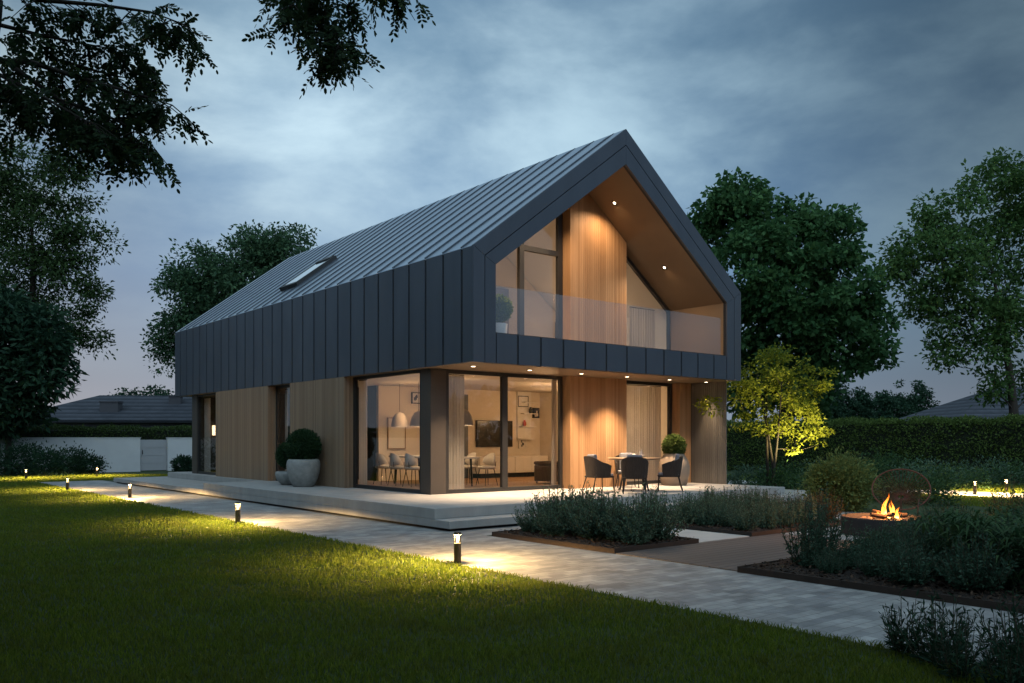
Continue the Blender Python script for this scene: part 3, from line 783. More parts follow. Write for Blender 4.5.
curtain('pale curtain hanging at the left edge of the dining side window', (.40, 4.92), (.40, 5.30), ZT + .03, 3.02, .035, 5)
curtain('pale curtain gathered beside the corner post behind the terrace sliding door', (.78, 2.22), (1.38, 2.22), ZT + .03, 3.02, .035, 7)
curtain('pale curtain at the right side of the terrace sliding door beside the timber wall', (4.02, 2.14), (4.16, 2.14), ZT + .03, 3.02, .03, 3)
curtain('pale curtain drawn across the smaller right-hand terrace window', (6.25, 2.2), (8.15, 2.2), ZT + .03, 3.02, .03, 22)
curtain('grey blind hanging in the entrance glazing at the far left end of the house', (.48, 15.85), (.48, 16.45), ZT + .03, 3.0, .02, 6)
curtain('thin pale curtain in the narrow side window between the two timber panels', (.48, 9.62), (.48, 9.80), ZT + .03, 3.0, .02, 3)
curtain('long pale curtain behind the upper right gable window', (7.0, 2.3), (8.0, 2.3), 3.5, 5.15, .03, 10)

def dining_chair(label):
    t = thing('dining_chair', label, 'chair', group='dining chairs around the inside table')
    s = MB(); s.lathe([(.001, .42), (.20, .425), (.235, .45), (.23, .49), (.18, .51), (.001, .51)], 20); s.build('seat', M['seatfab'], t, smooth=True)
    b = MB(); vs = []; fs = []; n = 12
    for i in range(n + 1):
        a = R(90 + 75 * (i / n * 2 - 1)); e = math.sin(i / n * math.pi) ** .5
        for rr in (.235, .20):
            for z in (.60 - .10 * e, .62 + .22 * e): vs.append((-rr * math.sin(a) + .02, rr * math.cos(a), z))
    for i in range(n):
        k = 4 * i
        fs += [(k, k + 4, k + 5, k + 1), (k + 2, k + 3, k + 7, k + 6), (k + 1, k + 5, k + 7, k + 3), (k, k + 2, k + 6, k + 4)]
    fs += [(0, 1, 3, 2), (4 * n, 4 * n + 2, 4 * n + 3, 4 * n + 1)]
    b.add(vs, fs); b.build('backrest', M['seatfab'], t, smooth=True)
    for sx in (-1, 1):
        for sy in (-1, 1):
            l = MB(); l.tube([(sx * .13, sy * .13, .43), (sx * .2, sy * .2, .0)], [.012, .009], 6); l.build('leg', M['blackmetal'], t)
        st = MB(); st.tube([(-.2, sx * .11, .48), (-.215, sx * .11, .62)], .009, 6); st.build('back_strut', M['blackmetal'], t)
    return t
TX, TY0, TY1 = 2.35, 3.5, 6.4
spots_ch = [(1.55, 6.05, 0, 'cream dining chair with its back to the side window, nearest the left curtain'),
            (1.55, 5.32, 0, 'cream dining chair in the middle of the row along the side window'),
            (1.55, 4.60, 0, 'cream dining chair along the side window, close beside the corner post'),
            (3.3, 3.85, math.pi, 'cream dining chair seen through the sliding door, next to the door mullion'),
            (3.3, 4.65, math.pi, 'cream dining chair seen through the sliding door, left of the one by the mullion'),
            (3.3, 5.45, math.pi, 'cream dining chair at the far end of the table, farthest from the terrace')]
ch0 = None
for (x, y, rz, lb) in spots_ch:
    if ch0 is None: ch0 = dining_chair(lb); ch0.location = (x, y, ZT + .012); ch0.rotation_euler = (0, 0, rz)
    else: dup(ch0, (x, y, ZT + .012), rz, lb)
t = thing('dining_table', 'long pale dining table under the grey pendant lamps inside', 'table', (TX, 5, ZT + .012))
m = MB(); m.box(-.45, .45, TY0 - 5, TY1 - 5, .71, .75); m.build('tabletop', M['white'], t, bevel=.008)
for sx in (-1, 1):
    for yy in (TY0 - 4.75, TY1 - 5.25):
        l = MB(); l.tube([(sx * .36, yy, .71), (sx * .40, yy, 0)], [.03, .02], 8); l.build('leg', M['blackmetal'], t)
pl = [(3.55, 'nearest the terrace sliding door'), (4.58, 'hidden partly behind the corner post'), (5.6, 'right-hand one seen in the side window'), (6.55, 'left-hand one seen in the side window')]
pd0 = None
for y, lb in pl:
    lab = 'grey dome pendant lamp over the dining table, ' + lb
    if pd0 is None:
        pd0 = thing('pendant_lamp', lab, 'pendant lamp', (TX, y, 1.92), group='pendant lamps over the dining table')
        m = MB(); m.lathe([(.235, 0), (.225, .1), (.19, .24), (.12, .36), (.03, .40), (.025, .41)], 28, cap=False)
        m.lathe([(.228, .002), (.218, .1), (.183, .235), (.11, .35), (.02, .385)], 28, cap=False); m.build('lamp_shade', M['lampshade'], pd0, smooth=True)
        m = MB(); m.tube([(0, 0, .4), (0, 0, 1.18)], .006, 6); m.build('cord', M['blackmetal'], pd0)
        m = MB(); m.lathe([(.001, .10), (.06, .12), (.07, .17), (.04, .24), (.001, .25)], 16); m.build('bulb', M['pendbulb'], pd0, smooth=True)
    else: dup(pd0, (TX, y, 1.92), None, lab)
    point(H, (TX, y, 1.95), 16, (1., .7, .4), .06)
t = thing('television', 'large black flat television on the living room wall', 'television', (6.46, 7.56, 1.333))
m = MB(); m.box(-.72, .72, -.03, 0.03, 0, .83); m.build('housing', M['blackmetal'], t, bevel=.006)
m = MB(); m.box(-.70, .70, -.034, -.031, .02, .81); m.build('screen', M['screen'], t)
t = thing('sideboard', 'long low white sideboard under the television', 'sideboard', (6.9, 7.3, ZT + .012))
m = MB(); m.box(-1.4, 1.4, -.22, .27, .14, .66); m.build('cabinet', M['white'], t, bevel=.008)
for k in range(4):
    d = MB(); d.box(-1.38 + k * .69, -1.38 + k * .69 + .68, -.24, -.222, .15, .65); d.build('door', M['white'], t, bevel=.003)
m = MB(); m.box(-1.3, 1.3, -.15, .25, 0, .138); m.build('plinth', M['gap'], t)
t = thing('ottoman', 'dark brown fabric cube ottoman behind the right-hand sliding pane', 'ottoman', (5.3, 3.6, ZT + .012), .1)
m = MB(); m.box(-.33, .33, -.33, .33, .06, .5); m.build('base', M['ottoman'], t, bevel=.03)
m = MB(); m.box(-.34, .34, -.34, .34, .505, .60); m.build('seat_cushion', M['ottoman'], t, bevel=.035)
for sx in (-1, 1):
    for sy in (-1, 1):
        l = MB(); l.tube([(sx * .27, sy * .27, .06), (sx * .27, sy * .27, 0)], .02, 8); l.build('leg', M['blackmetal'], t)
def picture(label, x, z, w, h, cols, y=7.555, group='pictures on the inside wall', seed=1):
    rnd = random.Random(seed)
    t = thing('wall_picture', label, 'picture', (x, y, z), group=group)
    m = MB(); b = .025
    m.box(-w / 2, w / 2, -.02, .03, 0, b); m.box(-w / 2, w / 2, -.02, .03, h - b, h); m.box(-w / 2, -w / 2 + b, -.02, .03, b, h - b); m.box(w / 2 - b, w / 2, -.02, .03, b, h - b)
    m.build('frame', cols[0], t)
    m = MB(); m.box(-w / 2 + b, w / 2 - b, -.008, .02, b, h - b); c = m.build('canvas', cols[1], t)
    k = MB()
    for i in range(6):
        xx, zz = rnd.uniform(-w * .3, w * .2), rnd.uniform(h * .15, h * .6); k.add([(xx, -.010, zz), (xx + w * rnd.uniform(.08, .22), -.010, zz + h * rnd.uniform(-.05, .05)), (xx + w * rnd.uniform(.05, .2), -.010, zz + h * .28), (xx - w * .02, -.010, zz + h * .22)], [(0, 1, 2, 3)])
        for j in range(4): k.v[-1 - j] = (k.v[-1 - j][0], -.010 - i * .0006, k.v[-1 - j][2])
    k.build('painted_shapes', cols[2], c)
    return t
cr = surf('red paint', (.45, .07, .03), .6); db = surf('dark blue paint', (.04, .05, .09), .6); pn = surf('pale canvas', (.6, .55, .48), .8); dg = surf('charcoal paint', (.05, .045, .045), .6)
picture('small picture with red and black shapes high on the wall beside the television', 7.63, 2.62, .44, .36, (M['blackmetal'], dg, cr), seed=3)
picture('small dark picture lower right of the red one', 8.19, 2.27, .27, .33, (M['blackmetal'], db, pn), seed=5)
picture('small pale picture standing low between television and right wall', 7.61, 1.28, .32, .31, (M['white'], pn, dg), seed=8)
picture('dark abstract picture high on the wall seen through the side window', 3.55, 2.62, .34, .33, (M['blackmetal'], pn, db), seed=9)
picture('tall pale framed panel on the wall behind the pendant lamps', 2.87, 1.30, .60, .90, (M['tabletop'], pn, pn), seed=12)
t = thing('wall_shelf', 'narrow white stepped shelf tower on the wall right of the television', 'shelf', (7.68, 7.45, 1.55))
m = MB(); m.box(-.29, .29, .09, .14, 0, 1.56); m.build('back_panel', M['white'], t)
for k, z in enumerate((.02, .42, .84, 1.2)):
    m = MB(); m.box(-.29 + .06 * k, .29 + .06 * k, -.10, .088, z, z + .025); m.build('shelf', M['white'], t)
for (x, z, c, lb) in ((7.6, 1.995, cr, 'small red vase on the shelf tower'), (7.86, 2.415, dg, 'small dark vase on an upper step of the shelf tower')):
    m = MB(); m.lathe([(.04, 0), (.06, .05), (.055, .12), (.03, .17), (.035, .2)], 14); o = m.build('vase', c, None, (0, 0, 0), smooth=True); o.location = (x, 7.44, z); tag(o, lb, 'vase')
# tall dark niche door left of the TV
m = MB(); m.box(5.2, 5.44, 7.57, 7.598, ZT + .012, 2.95); m.build('inner_door', surf('blue grey door', (.12, .13, .15), .6), H)
# upstairs desk and chair
t = thing('desk', 'white desk seen through the glass balustrade at upper right', 'desk', (7.5, 4.6, 3.45))
m = MB(); m.box(-.7, .7, -.3, .3, .72, .75); m.build('desktop', M['white'], t)
for sx in (-.66, .66):
    l = MB(); l.box(sx - .02, sx + .02, -.28, .28, 0, .718); l.build('leg', M['white'], t)
t = thing('desk_chair', 'small black wire-backed chair at the upstairs desk', 'chair', (6.95, 3.3, 3.45))
m = MB(); m.lathe([(.001, .46), (.2, .46), (.21, .5), (.001, .5)], 16); m.build('seat', M['blackmetal'], t)
m = MB()
for k in range(7): m.tube([(-.18 + .06 * k, .2, .52), (-.2 + .067 * k, .24, .72), (-.18 + .06 * k, .24, .92)], .006, 5)
m.tube([(-.2, .24, .92), (.2, .24, .92)], .009, 6); m.build('backrest', M['blackmetal'], t)
for sx in (-1, 1):
    for sy in (-1, 1):
        l = MB(); l.tube([(sx * .14, sy * .14, .46), (sx * .2, sy * .2, 0)], .01, 6); l.build('leg', M['blackmetal'], t)
m = MB(); m.box(7.62, 7.72, 5.9, 5.995, 4.5, 5.2); o = m.build('wall_panel', M['blackmetal'], None, (7.67, 5.95, 4.85)); tag(o, 'narrow dark panel hanging on the upstairs wall above the desk', 'wall panel')
t = thing('wall_lamp', 'small lit wall lamp inside the entrance glazing at far left', 'wall lamp', (1.2, 17.52, 1.72))
m = MB(); m.lathe([(.055, 0), (.055, .36)], 16); m.build('lamp_shade', emit('entrance lamp glow', (1., .72, .42), 3.0), t)
m = MB(); m.box(-.02, .06, -.03, .03, .12, .2); m.build('bracket', M['blackmetal'], t)

# ================================================================== POTS AND TOPIARY
def pot_ball(label, loc, prof, mat, ball_r, ball_z, leafm, nleaf, leaf, seed, cat='potted plant', stem=0):
    t = thing('potted_topiary', label, cat, loc)
    m = MB(); m.lathe(prof, 36); m.build('pot', mat, t, smooth=True)
    rng = np.random.default_rng(seed)
    d = MB(); rr = [p for p in prof if p[0] > .02]; top = max(p[1] for p in prof)
    d.lathe([(.001, top - .05), (max(p[0] for p in prof if p[1] > top - .12) * .92, top - .05)], 24); d.build('soil', M['mulch'], t)
    ball('foliage', t, np.array([0, 0, ball_z]), ball_r, leafm, nleaf, leaf, rng, (0, 0, 0))
    s = MB(); s.tube([(0, 0, top - .06), (0, 0, ball_z)], .025, 7); s.build('stem', M['bark'], t)
    return t
pot_ball('big clipped ball in the tall rounded stone pot against the side timber wall', (-.47, 6.62, ZT), [(.24, 0), (.27, .02), (.36, .2), (.415, .42), (.425, .56), (.405, .66), (.37, .70), (.35, .69), (.36, .62)], M['stonepot'], .43, 1.02, M['leaf_box'], 7000, .045, 3)
pot_ball('smaller clipped ball in the low stone bowl beside the tall pot', (-.36, 7.62, ZT), [(.2, 0), (.25, .02), (.36, .15), (.40, .28), (.385, .345), (.35, .36), (.33, .34)], M['stonepot'], .36, .78, M['leaf_box'], 5200, .045, 4)
pot_ball('leafy ball in the large beige pot near the right-hand terrace window', (7.35, 1.05, ZT), [(.30, 0), (.33, .02), (.40, .3), (.41, .48), (.36, .66), (.27, .80), (.24, .83), (.22, .81)], M['warmpot'], .27, 1.02, M['leaf_boxw'], 2600, .075, 5)
pot_ball('small leafy ball in a white pot behind the balcony glass', (1.06, .55, 3.45), [(.13, 0), (.14, .01), (.18, .3), (.2, .56), (.18, .57), (.17, .53)], M['whitepot'], .27, .88, leafmat('balcony topiary leaves', (.11, .16, .035), (.22, .28, .07), .35), 2600, .06, 6)

# ================================================================== TERRACE TABLE AND CHAIRS
def arm_chair(label):
    t = thing('patio_chair', label, 'chair', group='woven chairs around the terrace table')
    # woven shell: curved strip from arm to arm round the back; local +x is the front
    vs = []; fs = []; n = 28
    for i in range(n + 1):
        u = i / n * 2 - 1; a = u * R(180 - 62)
        bx = -.27 * math.cos(a * .78) if abs(u) < .62 else None
        # plan: superellipse, open at the front
        x = -.26 * math.copysign(abs(math.cos(a)) ** .75, math.cos(a)); y = .28 * math.copysign(abs(math.sin(a)) ** .6, math.sin(a))
        e = max(0, math.cos(a * .72)) ** 1.4
        zt = .60 + .22 * e; zb = .34
        sp = 1.10 + .02 * e
        for (k, z) in ((1.0, zb), (sp, zt)):
            for th in (1.0, .93): vs.append((x * k * th - (.03 * e if z == zt else 0), y * k * th, z))
    for i in range(n):
        k = 4 * i
        fs += [(k, k + 2, k + 6, k + 4), (k + 1, k + 5, k + 7, k + 3), (k + 2, k + 3, k + 7, k + 6), (k, k + 4, k + 5, k + 1)]
    fs += [(0, 1, 3, 2), (4 * n, 4 * n + 2, 4 * n + 3, 4 * n + 1)]
    m = MB(); m.add(vs, fs); m.build('woven_back', M['rope'], t, smooth=False)
    m = MB(); m.box(-.24, .26, -.25, .25, .33, .37); m.build('seat', M['rope'], t, bevel=.015)
    m = MB(); m.box(-.22, .25, -.235, .235, .372, .43); m.build('seat_cushion', M['cushion'], t, bevel=.025)
    m = MB(); m.add([(-.20, -.17, .44), (-.09, -.17, .43), (-.15, -.17, .87), (-.235, -.17, .86), (-.20, .17, .44), (-.09, .17, .43), (-.15, .17, .87), (-.235, .17, .86)], [(0, 1, 2, 3), (7, 6, 5, 4), (0, 4, 5, 1), (1, 5, 6, 2), (2, 6, 7, 3), (3, 7, 4, 0)])
    m.build('back_cushion', M['cushion'], t, bevel=.035)
    for sy in (-1, 1):
        l = MB(); l.tube([(.23, sy * .24, .35), (.25, sy * .26, 0)], [.014, .011], 7); l.build('leg', M['blackmetal'], t)
        l = MB(); l.tube([(-.21, sy * .2, .35), (-.31, sy * .25, 0)], [.014, .011], 7); l.build('leg', M['blackmetal'], t)
    return t
def flatp(px, D, z=ZT):
    p = at(px, HY, D); return (float(p[0]), float(p[1]), z)
tc_ = flatp(634, 20.1)
def face(p, q): return math.atan2(q[1] - p[1], q[0] - p[0])
chs = [(flatp(599, 19.5), 'dark woven terrace chair on the left of the table, seen from the side'),
       (flatp(634.5, 18.95), 'dark woven terrace chair with its back to the camera in front of the table'),
       (flatp(669, 19.9), 'dark woven terrace chair on the right of the table near the beige pot'),
       (flatp(627, 21.35), 'dark woven terrace chair mostly hidden behind the table')]
pc0 = None
for p, lb in chs:
    a = face(p, tc_)
    if pc0 is None: pc0 = arm_chair(lb); pc0.location = p; pc0.rotation_euler = (0, 0, a - .15)
    else: dup(pc0, p, a + (.1 if 'right' in lb else 0), lb)
t = thing('patio_table', 'round wooden-topped table with dark splayed legs on the terrace', 'table', tc_)
m = MB(); m.lathe([(.001, .725), (.58, .725), (.62, .745), (.62, .765), (.001, .77)], 40); m.build('tabletop', M['tabletop'], t)
for k in range(4):
    a = R(45 + 90 * k) - TH
    l = MB(); l.tube([(.22 * math.cos(a), .22 * math.sin(a), .725), (.42 * math.cos(a), .42 * math.sin(a), 0)], [.03, .02], 8); l.build('leg', M['blackmetal'], t)
zt_ = ZT + .771
for (dx, dy, nm, lb, prof) in ((-.12, -.2, 'bowl', 'white bowl on the terrace table', [(.06, 0), (.11, .02), (.17, .06), (.18, .07), (.15, .055), (.001, .02)]),
                               (.12, -.1, 'glass_carafe', 'small clear carafe on the terrace table', [(.045, 0), (.05, .06), (.03, .13), (.022, .19), (.028, .2)]),
                               (.2, .18, 'cup', 'small white cup on the far side of the terrace table', [(.03, 0), (.045, .04), (.045, .08), (.038, .08), (.03, .02)])):
    m = MB(); m.lathe(prof, 20); o = m.build(nm, M['ceramic'] if nm != 'glass_carafe' else surf('frosted carafe', (.55, .5, .45), .15), None, smooth=True); o.location = (tc_[0] + dx, tc_[1] + dy, zt_); tag(o, lb, nm.replace('_', ' '))

# ================================================================== BOLLARDS
def bollard(label, loc):
    t = thing('bollard_light', label, 'bollard light', loc, group='low bollard lights along the paths')
    m = MB(); m.lathe([(.047, -.05), (.047, .255), (.044, .262), (.03, .263), (.001, .263)], 24); m.build('post', M['bollard'], t, smooth=False)
    m = MB(); m.lathe([(.015, .264), (.017, .27), (.017, .355), (.015, .362)], 20); m.build('lens', M['bulb'], t, smooth=True)
    m = MB(); m.lathe([(.03, .366), (.047, .367), (.047, .392), (.044, .398), (.001, .40)], 24); m.build('cap', M['bollard'], t)
    m = MB(); m.lathe([(.031, .3655), (.0465, .3655)], 24, cap=False); m.build('ring_light', M['bolring'], t)
    m = MB(); m.lathe([(.0445, .263), (.0445, .3655)], 24, cap=False); m.build('glass_tube', M['bolglass'], t, smooth=True)
    for k in range(3):
        a = R(120 * k + 20); s = MB(); s.tube([(.041 * math.cos(a), .041 * math.sin(a), .262), (.041 * math.cos(a), .041 * math.sin(a), .367)], .004, 5); s.build('cap_support', M['bollard'], t)
    so = spot(t, (0, 0, .353), 1900, 172, .14, (1., .66, .28), (0, 0, 0), .042)
    # path optic: weak straight down, strong towards low angles (as a louvred bollard throws it)
    so.data.use_nodes = True; ln = so.data.node_tree; em = [n for n in ln.nodes if n.bl_idname == 'ShaderNodeEmission'][0]
    tcn = N(ln, 'ShaderNodeTexCoord'); sp3 = N(ln, 'ShaderNodeSeparateXYZ'); ln.links.new(tcn.outputs['Normal'], sp3.inputs[0])
    ab = N(ln, 'ShaderNodeMath', operation='ABSOLUTE'); ln.links.new(sp3.outputs[2], ab.inputs[0])
    iv = N(ln, 'ShaderNodeMath', operation='SUBTRACT', use_clamp=True); iv.inputs[0].default_value = 1.0; ln.links.new(ab.outputs[0], iv.inputs[1])
    pw = N(ln, 'ShaderNodeMath', operation='POWER'); pw.inputs[1].default_value = 1.3; ln.links.new(iv.outputs[0], pw.inputs[0])
    ml = N(ln, 'ShaderNodeMath', operation='MULTIPLY'); ml.inputs[1].default_value = 2.2; ln.links.new(pw.outputs[0], ml.inputs[0]); ln.links.new(ml.outputs[0], em.inputs['Strength'])
    return t
bl_pos = [(-3.80, -4.76, 'lit bollard at the lawn edge in front of the terrace corner, nearest the camera'),
          (-3.99, 2.02, 'lit bollard at the lawn edge in front of the timber side wall'),
          (-3.58, 10.6, 'lit bollard at the lawn edge opposite the far end of the house'),
          (-4.11, 15.34, 'lit bollard on the lawn where the far grass bends left'),
          (-.90, 25.38, 'lit bollard on the far lawn in front of the white wall'),
          (-3.65, 24.7, 'lit bollard farthest left, below the dark shrubs by the wall'),
          (15.49, -3.13, 'lit bollard on the right beside the pale side path, nearer the fire bowl'),
          (17.4, -3.25, 'lit bollard at the right on the strip of grass before the hedge')]
b0 = None
for x, y, lb in bl_pos:
    if b0 is None: b0 = bollard(lb, (x, y, 0))
    else: dup(b0, (x, y, 0), random.uniform(0, 2), lb)

# ================================================================== FIRE BOWL, WIRE CHAIR
fc = at(884, HY, 14.1); fx, fy = float(fc[0]), float(fc[1])
t = thing('fire_bowl', 'wide low dark round fire bowl among the plants on the right', 'fire pit', (fx, fy, 0))
m = MB(); m.lathe([(.60, 0), (.665, .02), (.675, .28), (.67, .30), (.645, .30), (.63, .26), (.60, .22), (.001, .20)], 48); m.build('bowl', M['bowl'], t, smooth=False)
fb = t
rng = np.random.default_rng(21)
for i in range(26):
    a, r_ = rng.uniform(0, 6.28), rng.uniform(.25, .58); s_ = rng.uniform(.035, .065)
    m = MB(); k = 7
    prof = [(.001, -s_ * .7), (s_ * .8, -s_ * .4), (s_, 0), (s_ * .75, s_ * .5), (.001, s_ * .65)]
    m.lathe(prof, k); m.v = [tuple(np.array(v) * (1 + rng.uniform(-.15, .15))) for v in m.v]
    o = m.build('stone', M['stone'], None); o.location = (fx + r_ * math.cos(a), fy + r_ * math.sin(a), .245)
    tag(o, 'rough stone lying in the fire bowl around the flames', 'stone', 'stones in the fire bowl')
for i in range(5):
    a = i * 1.3; m = MB(); m.tube([(-.22, 0, 0), (0, .01, .03), (.22, 0, .01)], [.035, .04, .033], 8)
    o = m.build('log', M['log'], None); o.location = (fx + .12 + .09 * math.cos(a), fy + .09 * math.sin(a), .265 + .03 * (i % 2)); o.rotation_euler = (0, R(-14), a)
    tag(o, 'charred log burning in the fire bowl', 'log', 'logs burning in the fire bowl')
def flamemat():
    m, nt, out = newmat('flame')
    tc = N(nt, 'ShaderNodeTexCoord'); s = N(nt, 'ShaderNodeSeparateXYZ'); nt.links.new(tc.outputs['Generated'], s.inputs[0])
    cr_ = N(nt, 'ShaderNodeValToRGB'); e = cr_.color_ramp.elements
    e[0].position = 0; e[0].color = (1., .62, .2, 1); e[1].position = 1; e[1].color = (1., .16, .01, 1)
    x = cr_.color_ramp.elements.new(.35); x.color = (1., .38, .05, 1)
    nt.links.new(s.outputs[2], cr_.inputs[0])
    lw = N(nt, 'ShaderNodeLayerWeight'); lw.inputs[0].default_value = .35
    em = N(nt, 'ShaderNodeEmission'); nt.links.new(cr_.outputs[0], em.inputs[0])
    mr = N(nt, 'ShaderNodeMapRange'); setin(mr, From_Min=0., From_Max=1., To_Min=9., To_Max=1.1); nt.links.new(s.outputs[2], mr.inputs[0]); nt.links.new(mr.outputs[0], em.inputs[1])
    tr = N(nt, 'ShaderNodeBsdfTransparent'); ms = N(nt, 'ShaderNodeMixShader')
    nt.links.new(lw.outputs[1], ms.inputs[0]); nt.links.new(em.outputs[0], ms.inputs[1]); nt.links.new(tr.outputs[0], ms.inputs[2]); nt.links.new(ms.outputs[0], out.inputs[0]); return m
fmv = flamemat()
fl_t = thing('fire', 'orange flames flickering from the fire bowl', 'fire', (fx + .14, fy, .27))
right = np.array([CT, -ST, 0])
for (dx, h, r_, bend, dep) in ((-.09, .22, .032, .05, 0), (-.045, .27, .03, -.03, .03), (0., .40, .04, -.07, .05), (.035, .26, .03, .04, -.02), (.10, .18, .03, .04, -.06), (.135, .29, .026, -.03, .06), (.165, .17, .022, .03, .02), (.04, .13, .045, .03, -.1), (-.08, .10, .035, -.02, -.1), (.10, .10, .04, .02, -.08), (-.14, .12, .022, -.03, .02), (.2, .09, .02, .02, 0)):
    m = MB(); n = 9; pts = []; rad = []
    for i in range(n):
        u = i / (n - 1); q = right * (dx + bend * math.sin(u * 5.2 + dx * 20) * u) + np.array([0, dep, h * u]); pts.append(q); rad.append(max(.002, r_ * (math.sin(math.pi * (.22 + .78 * u) ** .9)) * (1 - .35 * u)))
    m.tube(pts, rad, 10); m.build('flame', fmv, fl_t, smooth=True)
point(fl_t, (0, 0, .30), 130, (1., .38, .10), .12)

# round wire lounge chair facing the fire
cc = at(901, HY, 16.6); cxx, cyy = float(cc[0]), float(cc[1])
t = thing('wire_chair', 'round copper wire lounge chair behind the fire bowl', 'chair', (cxx, cyy, 0), math.atan2(CAM[1] - cyy, CAM[0] - cxx))
def ringpt(a, ax=.52, az=.45):  # in local coords: faces +x, leaning back
    y = ax * math.cos(a); z = az * math.sin(a); return Vector((-.18 * math.sin(a) - .05, y, .60 + z * .86))
m = MB(); pts = [ringpt(2 * math.pi * k / 48) for k in range(49)]; m.tube(pts, .014, 8, cap=False); m.build('rim', M['copper'], t, smooth=True)
m = MB(); cpt = Vector((-.28, 0, .42))
for k in range(44):
    a = 2 * math.pi * (k + .5) / 44; p = ringpt(a); mid = (p + cpt) * .5 + Vector((-.12, 0, -.03)); m.tube(bez(p, mid, cpt + (p - cpt) * .1, 5), .0055, 4, cap=False)
m.build('wire_seat', M['copper'], t)
for s in (-1, 1):
    l = MB(); l.tube([(-.12, s * .32, .42), (.22, s * .3, .30), (.26, s * .28, 0)], .011, 6); l.build('leg', M['copper'], t)
l = MB(); l.tube([(-.28, 0, .5), (-.38, 0, 0)], .011, 6); l.build('leg', M['copper'], t)

# ================================================================== BED PLANTS
def perennial(name, label, group, seed, n=46, h=.5, spread=.26, leaf=.045, mat=None, aspect=.3, dens=26):
    rng = np.random.default_rng(seed)
    t = thing(name, label, 'plant', group=group)
    sb = MB(); Ps = []; Ax = []; Sz = []
    for i in range(n):
        a = rng.uniform(0, 6.283); r0 = rng.uniform(0, .09); q = rng.random() ** .6 * spread
        hh = h * rng.uniform(.6, 1.15) * (1 - .35 * (q / spread) ** 2)
        b = np.array([r0 * math.cos(a), r0 * math.sin(a), -.02]); e = np.array([q * math.cos(a + rng.normal() * .3), q * math.sin(a + rng.normal() * .3), hh])
        m_ = np.array([e[0] * .75, e[1] * .75, hh * .35])
        pts = bez(b, m_, e, 7); sb.tube(pts[::2], [.004, .0035, .003, .002], 4, cap=False)
        for k in range(dens):
            u = (k + rng.random()) / dens; u = .12 + .88 * u; x = u * 6; j = min(5, int(x)); p = pts[j] + (pts[j + 1] - pts[j]) * (x - j)
            d = unit(pts[j + 1] - pts[j]); o = unit(rng.normal(size=3)); Ps.append(p); Ax.append(o + d * .8); Sz.append(leaf * rng.uniform(.6, 1.25) * (1.15 - .5 * u))
    V, F = leaf_quads(np.array(Ps), np.array(Sz), aspect, rng, .4, np.array(Ax))
    link('foliage', npmesh('foliage', V, F), mat, t)
    sb.build('stem', M['brownstem'], t)
    return t
def strap_plant(label, group, seed, mat, n=90, ln=.55, w=.028):
    rng = np.random.default_rng(seed); t = thing('arching_plant', label, 'plant', group=group)
    V = []; F = []
    for i in range(n):
        a = rng.uniform(0, 6.283); h0 = rng.uniform(0, .72); d = np.array([math.cos(a), math.sin(a), 0]); s = np.array([-d[1], d[0], 0]); l = ln * rng.uniform(.6, 1.2); up = rng.uniform(.5, 1.3)
        b = np.array([rng.normal() * (.08 + .1 * h0), rng.normal() * (.08 + .1 * h0), h0]); k0 = len(V); ns = 5
        for j in range(ns + 1):
            u = j / ns; p = b + d * l * (u * .75) + np.array([0, 0, l * (up * u - .95 * u * u)]); ww = w * .5 * math.sin(math.pi * min(1, .18 + .82 * u) ** .8) + .001
            p[2] = max(p[2], .02)
            V += [p - s * ww, p + s * ww]
        for j in range(ns): F.append((k0 + 2 * j, k0 + 2 * j + 1, k0 + 2 * j + 3, k0 + 2 * j + 2))
    link('foliage', npmesh('foliage', np.array(V), np.array(F)), mat, t)
    sb = MB()
    for i in range(7): a = i; sb.tube([(0, 0, -.02), (.05 * math.cos(a), .05 * math.sin(a), .3), (.14 * math.cos(a), .14 * math.sin(a), .6)], [.008, .006, .004], 5)
    sb.build('stem', M['brownstem'], t)
    return t

def lowscale(x, y, s, low):
    """the row in front of the fire bowl is kept low"""
    if not low: return s
    dx, dy = x - CAM[0], y - CAM[1]; px = 512 + FPX * (CT * dx - ST * dy) / (ST * dx + CT * dy)
    return s * (1 if not low[0] < px < low[1] else .58 if px < 850 else .74)
def scatter(protos, pts, label, group, z=.05, smin=.8, smax=1.2, seed=1, low=None):
    rnd = random.Random(seed)
    for (x, y) in pts:
        p = protos[rnd.randrange(len(protos))]
        dup(p, (x, y, z), rnd.uniform(0, 6.28), label, group, lowscale(x, y, rnd.uniform(smin, smax), low))
def jitter_grid(x0, x1, y0, y1, step, seed, keep=1.):
    rnd = random.Random(seed); out = []
    y = y0
    r = 0
    while y <= y1:
        x = x0 + (step * .5 if r % 2 else 0)
        while x <= x1:
            if rnd.random() < keep: out.append((x + rnd.uniform(-.3, .3) * step, y + rnd.uniform(-.3, .3) * step))
            x += step
        y += step * .87; r += 1
    return out
def use_first(protos, pts, label, group, z=.05, smin=.8, smax=1.2, seed=1, low=None):
    """the prototypes themselves take the first places, copies take the rest"""
    rnd = random.Random(seed); pts = list(pts); rnd.shuffle(pts)
    for p, (x, y) in zip(protos, pts):
        p.location = (x, y, z); p.rotation_euler = (0, 0, rnd.uniform(0, 6)); s = lowscale(x, y, rnd.uniform(smin, smax), low); p.scale = (s, s, s); p['label'] = label; p['group'] = group
    scatter(protos, pts[len(protos):], label, group, z, smin, smax, seed + 1, low)
LA = 'bushy grey-green perennial in the rust-edged bed at the terrace corner'
protA = [perennial('perennial_plant', LA, 'plants in the terrace corner bed', 30 + i, mat=M['leaf_cat'], h=.6, spread=.4, n=70, leaf=.064, aspect=.40) for i in range(3)]
use_first(protA, jitter_grid(-1.05, -.1, -5.05, -2.95, .40, 2), LA, 'plants in the terrace corner bed', smin=.7, smax=1.3)
